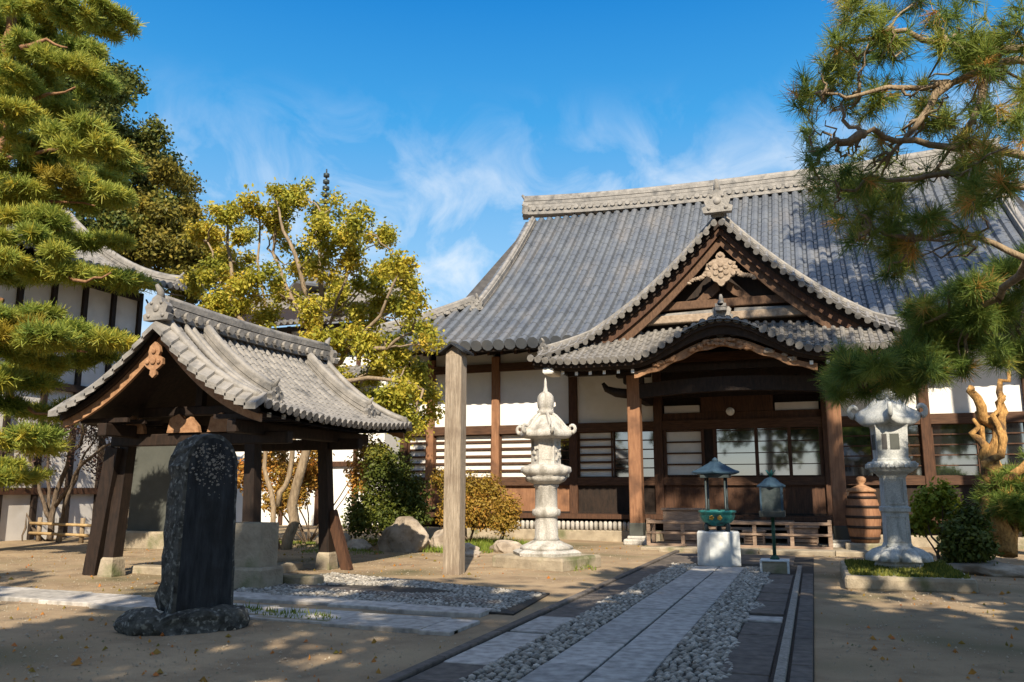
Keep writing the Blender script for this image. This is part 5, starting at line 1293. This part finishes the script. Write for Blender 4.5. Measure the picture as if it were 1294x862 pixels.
# ================================================================== ROCKS AND PLANTS
for i, (c, r, s, lab) in enumerate((((-10.25, 20.3, .28), (.80, .6, .62), 21, 'big faceted brown garden rock at the foot of the clipped dark shrub'),
        ((-9.2, 20.7, .22), (.52, .45, .52), 22, 'upright brown rock between the large rock and the timber post'),
        ((-8.4, 20.0, .05), (.45, .3, .22), 23, 'low pale rock on the mossy lawn right of the timber post'),
        ((-7.6, 20.9, .05), (.5, .3, .26), 24, 'flat pale rock under the small orange bush'),
        ((-7.95, 19.3, .02), (.30, .2, .14), 25, 'small pale stone at the front edge of the mossy lawn'),
        ((-11.6, 20.2, .05), (.40, .3, .24), 26, 'small shaded rock left of the large garden rock'),
        ((-12.6, 21.2, .08), (.35, .3, .3), 27, 'rounded sunlit stone seen between the pavilion posts'),
        ((-13.3, 21.3, .06), (.32, .3, .26), 28, 'second sunlit stone, nearer the tree trunks'),
        ((3.1, 18.6, .02), (.9, .35, .20), 29, 'flat pale stone edging in front of the right garden'),
        ((2.9, 19.6, .04), (.7, .3, .24), 31, 'broad sunlit stone behind the right lantern'),
        ((-18.6, 20.3, .1), (.4, .35, .34), 32, 'pale rounded stone by the low bamboo fence'))):
    mb = MB(); blob(mb, c, r, s, 4, .55); tag(mb.build('rock', M['rock']), lab, 'rock', 'rocks in the garden')

def plant(name, loc, label, cat, group=None): return thing(name, loc, label, cat, group)
# big layered pine on the left
p = plant('pine_tree', (-18.5, 15.5, 0), 'big layered garden pine with yellow-green cloud pads at the left edge', 'tree')
limbs('trunk', LEFT_PINE_LIMBS, .34, .07, M['bark_red'], p)
needles('crown', split_up(LEFT_PINE_PADS[:12], 7, .42, .8, .9), 6800, 22, .25, .026, M['pine_leaf'], p, up=.9, shell=.3, top=True, tint_bias=.20)
needles('crown', split_up(LEFT_PINE_PADS[12:], 7, .42, .8, .9), 8400, 22, .25, .026, M['pine_leaf'], p, up=.9, shell=.3, top=True, tint_bias=.20)
yp = [(e[0] - .1, e[1] - 1.3, e[2] + .1, e[3] * .55, e[4] * .4, e[5] * .8) for e in (LEFT_PINE_PADS[10], LEFT_PINE_PADS[8], LEFT_PINE_PADS[19], LEFT_PINE_PADS[17])]
needles('yellow_shoots', split_up(yp, 5, .5, .8), 520, 22, .22, .022, M['pine_yellow'], p, up=1.0, shell=.2)
# two far trees behind it
p = plant('evergreen_tree', (-40, 30, 0), 'tall dark evergreen rising behind the left pine', 'tree')
E = np.array(DARK_TREE); cx = float(E[:, 0].mean()); p.location = (cx, 30, 0); ORG[p.name] = Vector((cx, 30, 0))
limbs('trunk', [[(cx, 30, -.1), (cx + .2, 30, 6), (cx - .1, 30, 12), (cx + .3, 30, 19)]] + [[(cx, 30, z), (cx + dx * .5, 30.2, z + 1), (cx + dx, 30.4, z + 2.2)] for z, dx in ((7, 2.5), (9, -2.5), (11, 2), (13, -2), (15, 1.5))], .5, .16, M['bark'], p)
leaves('crown', split_up(DARK_TREE, 9, .38, .85), 90000, .105, M['dark_leaf'], p, .2, 7, .22, .07)
p = plant('olive_green_tree', (-30, 32, 0), 'lower olive green tree behind the side building roof', 'tree')
E = np.array(OLIVE_TREE); cx = float(E[:, 0].mean()); p.location = (cx, 32, 0); ORG[p.name] = Vector((cx, 32, 0))
limbs('trunk', [[(cx, 32, -.1), (cx + .2, 32, 4), (cx, 32, 8), (cx + .3, 32, 12)]] + [[(cx, 32, z), (cx + dx * .5, 32.2, z + 1), (cx + dx, 32.3, z + 2)] for z, dx in ((5, 2.2), (6, -2.2), (8, 1.8), (9, -1.8))], .4, .14, M['bark'], p)
leaves('crown', split_up(OLIVE_TREE, 8, .40, .85), 56000, .10, M['olive_leaf'], p, .15, 7, .20, .07)
# the pruned tree in the middle
p = plant('pruned_tree', (-13.75, 20, 0), 'open many-stemmed pruned tree with yellowing leaf clumps behind the pavilion', 'tree')
limbs('trunk', MID_STEMS, .16, .085, M['bark_pale'], p, jig=.05, n=8)
E = np.array(MID_TREE)
tw = []
stem_pts = np.array([q for L in MID_STEMS for q in L])
for e in E:
    d = np.linalg.norm(stem_pts - e[:3], axis=1) + np.where(stem_pts[:, 2] > e[2] + .2, 2, 0); s = stem_pts[int(d.argmin())]
    tw.append([tuple(s), tuple((s + e[:3]) / 2 + rng.normal(0, .12, 3)), tuple(e[:3])])
limbs('branches', tw, .035, .035, M['bark_pale'], p, jig=.05, n=5)
sub = []
for e in MID_TREE:
    for _ in range(6):
        v = unit(1)[0]; g = rng.uniform(.3, .6); sub.append((e[0] + v[0] * e[3] * .95, e[1] + v[1] * e[4] * .95, e[2] + v[2] * e[5] * .95, e[3] * g, e[4] * g, e[5] * g))
leaves('crown', sub, 60000, .058, M['gold_leaf'], p, .1, 6, .12, .10)
# shrubs
def shrub(name, ells, n, size, m, label, cat='shrub', group=None, bias=0.0, clump=6, spread=.07, z0=0.0):
    E = np.array(ells); c = (float(E[:, 0].mean()), float(E[:, 1].mean()), z0)
    t = thing(name, c, label, cat, group)
    lines = [[(c[0] + .05 * k, c[1], c[2] - .02), tuple((np.array([c[0], c[1], c[2]]) + np.array(e[:3])) / 2 + rng.normal(0, .05, 3)), tuple(e[:3])] for k, e in enumerate(ells)]
    limbs('stems', lines, .035, .03, M['bark'], t, n=5)
    leaves('foliage', ells, n, size, M[m], t, .35, clump, spread, bias)
    return t
shrub('clipped_shrub', CLIPPED_SHRUB, 17000, .050, 'bush_leaf', 'large rounded dark green clipped shrub behind the garden rocks')
shrub('azalea_shrub', AZALEA, 11000, .040, 'azalea_leaf', 'broad orange-green azalea behind the timber post')
shrub('azalea_shrub', AZALEA_SMALL, 4500, .035, 'azalea_leaf', 'small round orange azalea left of the sunlit stone lantern', bias=.1)
shrub('maple_shrub', ORANGE_SHRUB, 11000, .060, 'orange_leaf', 'loose orange and yellow foliage seen through the pavilion posts', bias=-.05)
shrub('leafy_shrub', RIGHT_LIGHT_BUSH, 2600, .055, 'lime_leaf', 'bright lime green leafy shrub behind the right lantern', bias=.05)
shrub('dark_shrub', RIGHT_DARK_BUSH, 8000, .050, 'bush_leaf', 'dark green shrub right of the right lantern', bias=-.1)
p = plant('bare_shrub', (-22.0, 20.4, 0), 'many-stemmed reddish shrub, nearly bare, against the white side building wall', 'shrub')
E = np.array([L[0] for L in BARE_SHRUB]); c = Vector(tuple(map(float, E[0]))); c.z = 0; p.location = c; ORG[p.name] = c
limbs('stems', BARE_SHRUB, .11, .075, M['bark'], p, jig=.05, n=6)
E = np.array(BARE_LEAVES); tips = np.array([L[-1] for L in BARE_SHRUB]); tw = []
for e in BARE_LEAVES:
    for _ in range(20):
        v = np.array(e[:3]) + unit(1)[0] * np.array(e[3:6]) * rng.random() ** .5; s = tips[int(np.linalg.norm(tips - v, axis=1).argmin())]
        tw.append([tuple(s), tuple((s + v) / 2 + rng.normal(0, .08, 3)), tuple(v)])
limbs('twigs', tw, .013, .013, M['bark'], p, jig=.04, n=4)
leaves('foliage', split_up(BARE_LEAVES, 6, .5, 1.0), 3400, .045, M['red_leaf'], p, .05, 3, .15)
# low bamboo fence on the left
o = thing('bamboo_fence', (-20.5, 19.8, 0), 'low rustic bamboo rail fence in front of the side building', 'fence')
for i, x in enumerate(np.linspace(-23.0, -16.0, 9)): MB().tube([(x, 20.2, -.05), (x, 20.2, .72)], .07, 8).build('upright', M['bark_pale'], o)
for z in (.22, .52): MB().tube([(x, 20.12, z + .02 * math.sin(x)) for x in np.linspace(-23.3, -15.8, 10)], .045, 8).build('rail', M['bamboo'], o)
# gnarled pine beside the hall, right
p = plant('gnarled_pine', (3.4, 20, 0), 'gnarled garden pine with golden sunlit trunk at the right edge', 'tree')
c = Vector(GNARL[0][0]); c.z = 0; p.location = c; ORG[p.name] = c
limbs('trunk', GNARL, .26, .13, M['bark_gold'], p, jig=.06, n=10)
needles('crown', RIGHT_PINE_BUSH, 900, 26, .22, .014, M['pine_front'], p, up=.7, shell=.3, odd=.03)
rng = np.random.default_rng(PINE_SEED); random.seed(3)
# the old pine whose boughs hang into the picture from the right
p = plant('overhanging_pine', (5.2, 11.5, 0), 'large long-needled pine reaching in from the right above the lanterns', 'tree')
trunk = [(5.4, 11.6, -.2), (5.3, 11.5, 2.5), (5.5, 11.6, 5), (5.1, 11.3, 8), (5.4, 11.4, 11), (5.0, 11.5, 14.5), (5.2, 11.4, 17)]
limbs('trunk', [trunk], .42, .2, M['bark_red'], p, n=12)
limbs('branches', RIGHT_BRANCHES, .07, .06, M['bark_pale'], p, jig=.035, n=7)
bp = np.array([q for L in RIGHT_BRANCHES for q in L]); tw = []
for e in RIGHT_PINE_TUFTS + RIGHT_PINE_LOW:
    for _ in range(3):
        v = np.array(e[:3]) + unit(1)[0] * np.array(e[3:6]) * .7; s = bp[int(np.linalg.norm(bp - v, axis=1).argmin())]
        tw.append([tuple(s), tuple((s * .5 + v * .5) + rng.normal(0, .06, 3)), tuple(v)])
limbs('twigs', tw, .022, .022, M['bark_pale'], p, jig=.03, n=4)
needles('crown', split_up(RIGHT_PINE_TUFTS, 5, .38, .85), 820, 44, .22, .008, M['pine_front'], p, up=.15, shell=.15, odd=.12, jit=.35, tint_bias=.10)
needles('low_boughs', split_up(RIGHT_PINE_LOW, 5, .40, .85), 1250, 44, .23, .0085, M['pine_front'], p, up=.25, shell=.2, odd=.05, jit=.35, tint_bias=-.03)
# upper crown of the same pine, above the picture
UP = [(4.6 + rng.normal(0, 1.6), 11.3 + rng.normal(0, 1.6), z, 1.5, 1.5, .7) for z in np.linspace(9.5, 17, 14)]
needles('upper_crown', UP, 1500, 26, .30, .03, M['pine_front'], p, up=.3, shell=.2)

# ================================================================== OTHER BUILDINGS
sb = thing('side_building', (-24, 18, 0), 'white plastered side building with dark posts and curved tiled roof at far left', 'building')
MB().box(-31, -24.0, 8.0, 24.6, -.1, 9.0).build('wall', M['plaster_dull'], sb)
for y in np.arange(9.2, 24.7, 1.28): MB().box(-24.0, -23.88, y - .09, y + .09, 0, 9.0).build('post', M['wood_dark'], sb)
MB().box(-24.0, -23.86, 8.0, 24.6, 1.42, 1.64).build('rail', M['wood'], sb)
MB().box(-24.0, -23.86, 8.0, 24.6, 4.9, 5.15).build('rail', M['wood_dark'], sb)
MB().box(-24.0, -23.86, 8.0, 24.6, 8.7, 9.0).build('rail', M['wood_dark'], sb)
def sP(y, t):
    v = max(0, (y - 20) / 5.2)
    return (-29.4 + 7.0 * t, y, 13.3 - 4.3 * t - 1.0 * 4 * t * (1 - t) * .8 + .22 * v * v * t)
r_ = tiled(sP, np.arange(8.0, 25.3, .34), lambda u: 0.0, 20, .09, M['tile_pale'], 'roof', sb)
mb = MB(); V = [Vector(sP(y, t)) - Vector((0, 0, d)) for d in (.08, .30) for t in np.linspace(0, 1, 10) for y in np.linspace(8, 25.35, 5)]
F = [(i * 5 + j + k, i * 5 + j + 1 + k, i * 5 + 6 + j + k, i * 5 + 5 + j + k) for k in (0, 50) for i in range(9) for j in range(4)]
mb.add(V, F); mb.add([(-29.4, 8, 13.2), (-29.4, 25.3, 13.2), (-36, 25.3, 9), (-36, 8, 9)], [(0, 1, 2, 3)]); mb.build('roof_boards', M['wood_dark'], sb)
line = [Vector(sP(25.1, t)) for t in np.linspace(0, .98, 12)]
mb = ridge_bar(MB(), line, .36, .40, courses=3); ogre_tile(mb, line[-1], (1, 0, 0), .6); mb.build('verge_ridge', M['tile_end'], r_)
ridge_bar(MB(), [(-29.4, y, 13.25) for y in np.linspace(8, 25.3, 8)], .5, .7, .1, .4, courses=4).build('ridge', M['tile_end'], r_)

an = thing('rear_annex', (-19, 33, 0), 'white annex with layered grey tiled roofs behind the pruned tree', 'building')
MB().box(-27, -17.8, 33, 38, -.1, 9.2).build('wall', M['plaster'], an)
for x in np.arange(-26.8, -17.9, 1.9): MB().box(x - .09, x + .09, 32.88, 33.0, 0, 9.2).build('post', M['wood'], an)
for z in (2.6, 5.2, 6.9, 8.95): MB().box(-27, -17.8, 32.86, 33.0, z, z + .22).build('rail', M['wood'] if z < 6 else M['tile_gap'], an)
def aP(x, t): return (x, 34.6 - 3.2 * t, 10.6 - 1.55 * t - .25 * 4 * t * (1 - t))
a_ = tiled(aP, np.arange(-27.6, -17.3, .34), lambda u: 0.0, 9, .09, M['tile_pale'], 'roof', an)
MB().band([aP(-27.8, 0), aP(-27.8, 1)], [aP(-17.2, 0), aP(-17.2, 1)], (0, 0, -.14)).build('roof_boards', M['wood_dark'], an)
ridge_bar(MB(), [(x, 34.7, 10.55) for x in (-27.8, -21, -17.2)], .5, .5, courses=3).build('ridge', M['tile_end'], a_)
def aQ(x, t): return (x, 32.9 - 1.5 * t, 7.1 - .75 * t)
a2 = tiled(aQ, np.arange(-24, -17.9, .34), lambda u: 0.0, 4, .09, M['tile_pale'], 'lower_roof', an)
MB().band([aQ(-24.1, 0), aQ(-24.1, 1)], [aQ(-17.9, 0), aQ(-17.9, 1)], (0, 0, -.14)).build('roof_boards', M['wood_dark'], an)

pg = thing('pagoda', (-38.8, 60, 0), 'distant pagoda whose ringed bronze spire rises above the pruned tree', 'pagoda')
mb = MB(); mb.lathe([(1.7, -.1), (1.7, 18)], (-38.8, 60, 0), 4, smooth=False, rot0=R(45)); mb.build('body', M['wood_dark'], pg)
for z in (4.5, 9, 13.5, 18):
    mb = MB(); mb.lathe([(3.0, z), (3.05, z + .2), (2.0, z + 1.0), (1.0 if z < 18 else .4, z + 2.6)], (-38.8, 60, 0), 32, smooth=False, fn=hexfn(4, .9, .05), rot0=0); mb.build('roof', M['tile'], pg)
mb = MB(); mb.tube([(-38.8, 60, 20.5), (-38.8, 60, 29.4)], [.22, .06], 8); mb.lathe([(.5, 21), (.55, 21.5), (.2, 22)], (-38.8, 60, 0), 12)
for k in range(11): mb.lathe([(.1, 22.6 + k * .6), (.46 - .02 * k, 22.68 + k * .6), (.46 - .02 * k, 22.96 + k * .6), (.1, 23.0 + k * .6)], (-38.8, 60, 0), 12)
mb.build('spire', M['bronze_dark'], pg)

# ================================================================== TREES BEHIND THE CAMERA (they shade the forecourt)
def shade_tree(x, y, h, r, label, low=.22, n=3700):
    t = thing('shade_tree', (x, y, 0), label, 'tree', 'tall trees round the forecourt')
    limbs('trunk', [[(x, y, -.1), (x + .2, y, h * .4), (x - .1, y, h * .8), (x, y, h * .96)]] + [[(x, y, h * f), (x + r * .5 * math.cos(q), y + r * .5 * math.sin(q), h * f + .6), (x + r * .8 * math.cos(q), y + r * .8 * math.sin(q), h * f + 1.1)] for f, q in ((.4, 0), (.5, 2), (.6, 4), (.7, 1), (.8, 5))], .3, .1, M['bark'], t)
    E = []
    for _ in range(22):
        z = rng.uniform(low, 1.0); k = math.sin(math.pi * (.25 + .72 * (z - low) / (1 - low)))
        q = rng.uniform(0, 6.28); rr = r * k * math.sqrt(rng.random()) * .8
        E.append((x + rr * math.cos(q), y + rr * math.sin(q), h * z - .6, r * .42, r * .42, r * .34))
    leaves('crown', E, n, .30, M['dark_leaf'], t, .1, 6, .35)
for i, (x, y, h, r, low) in enumerate(SHADE):
    shade_tree(x, y, h, r, SHADE_LABELS[i], low)
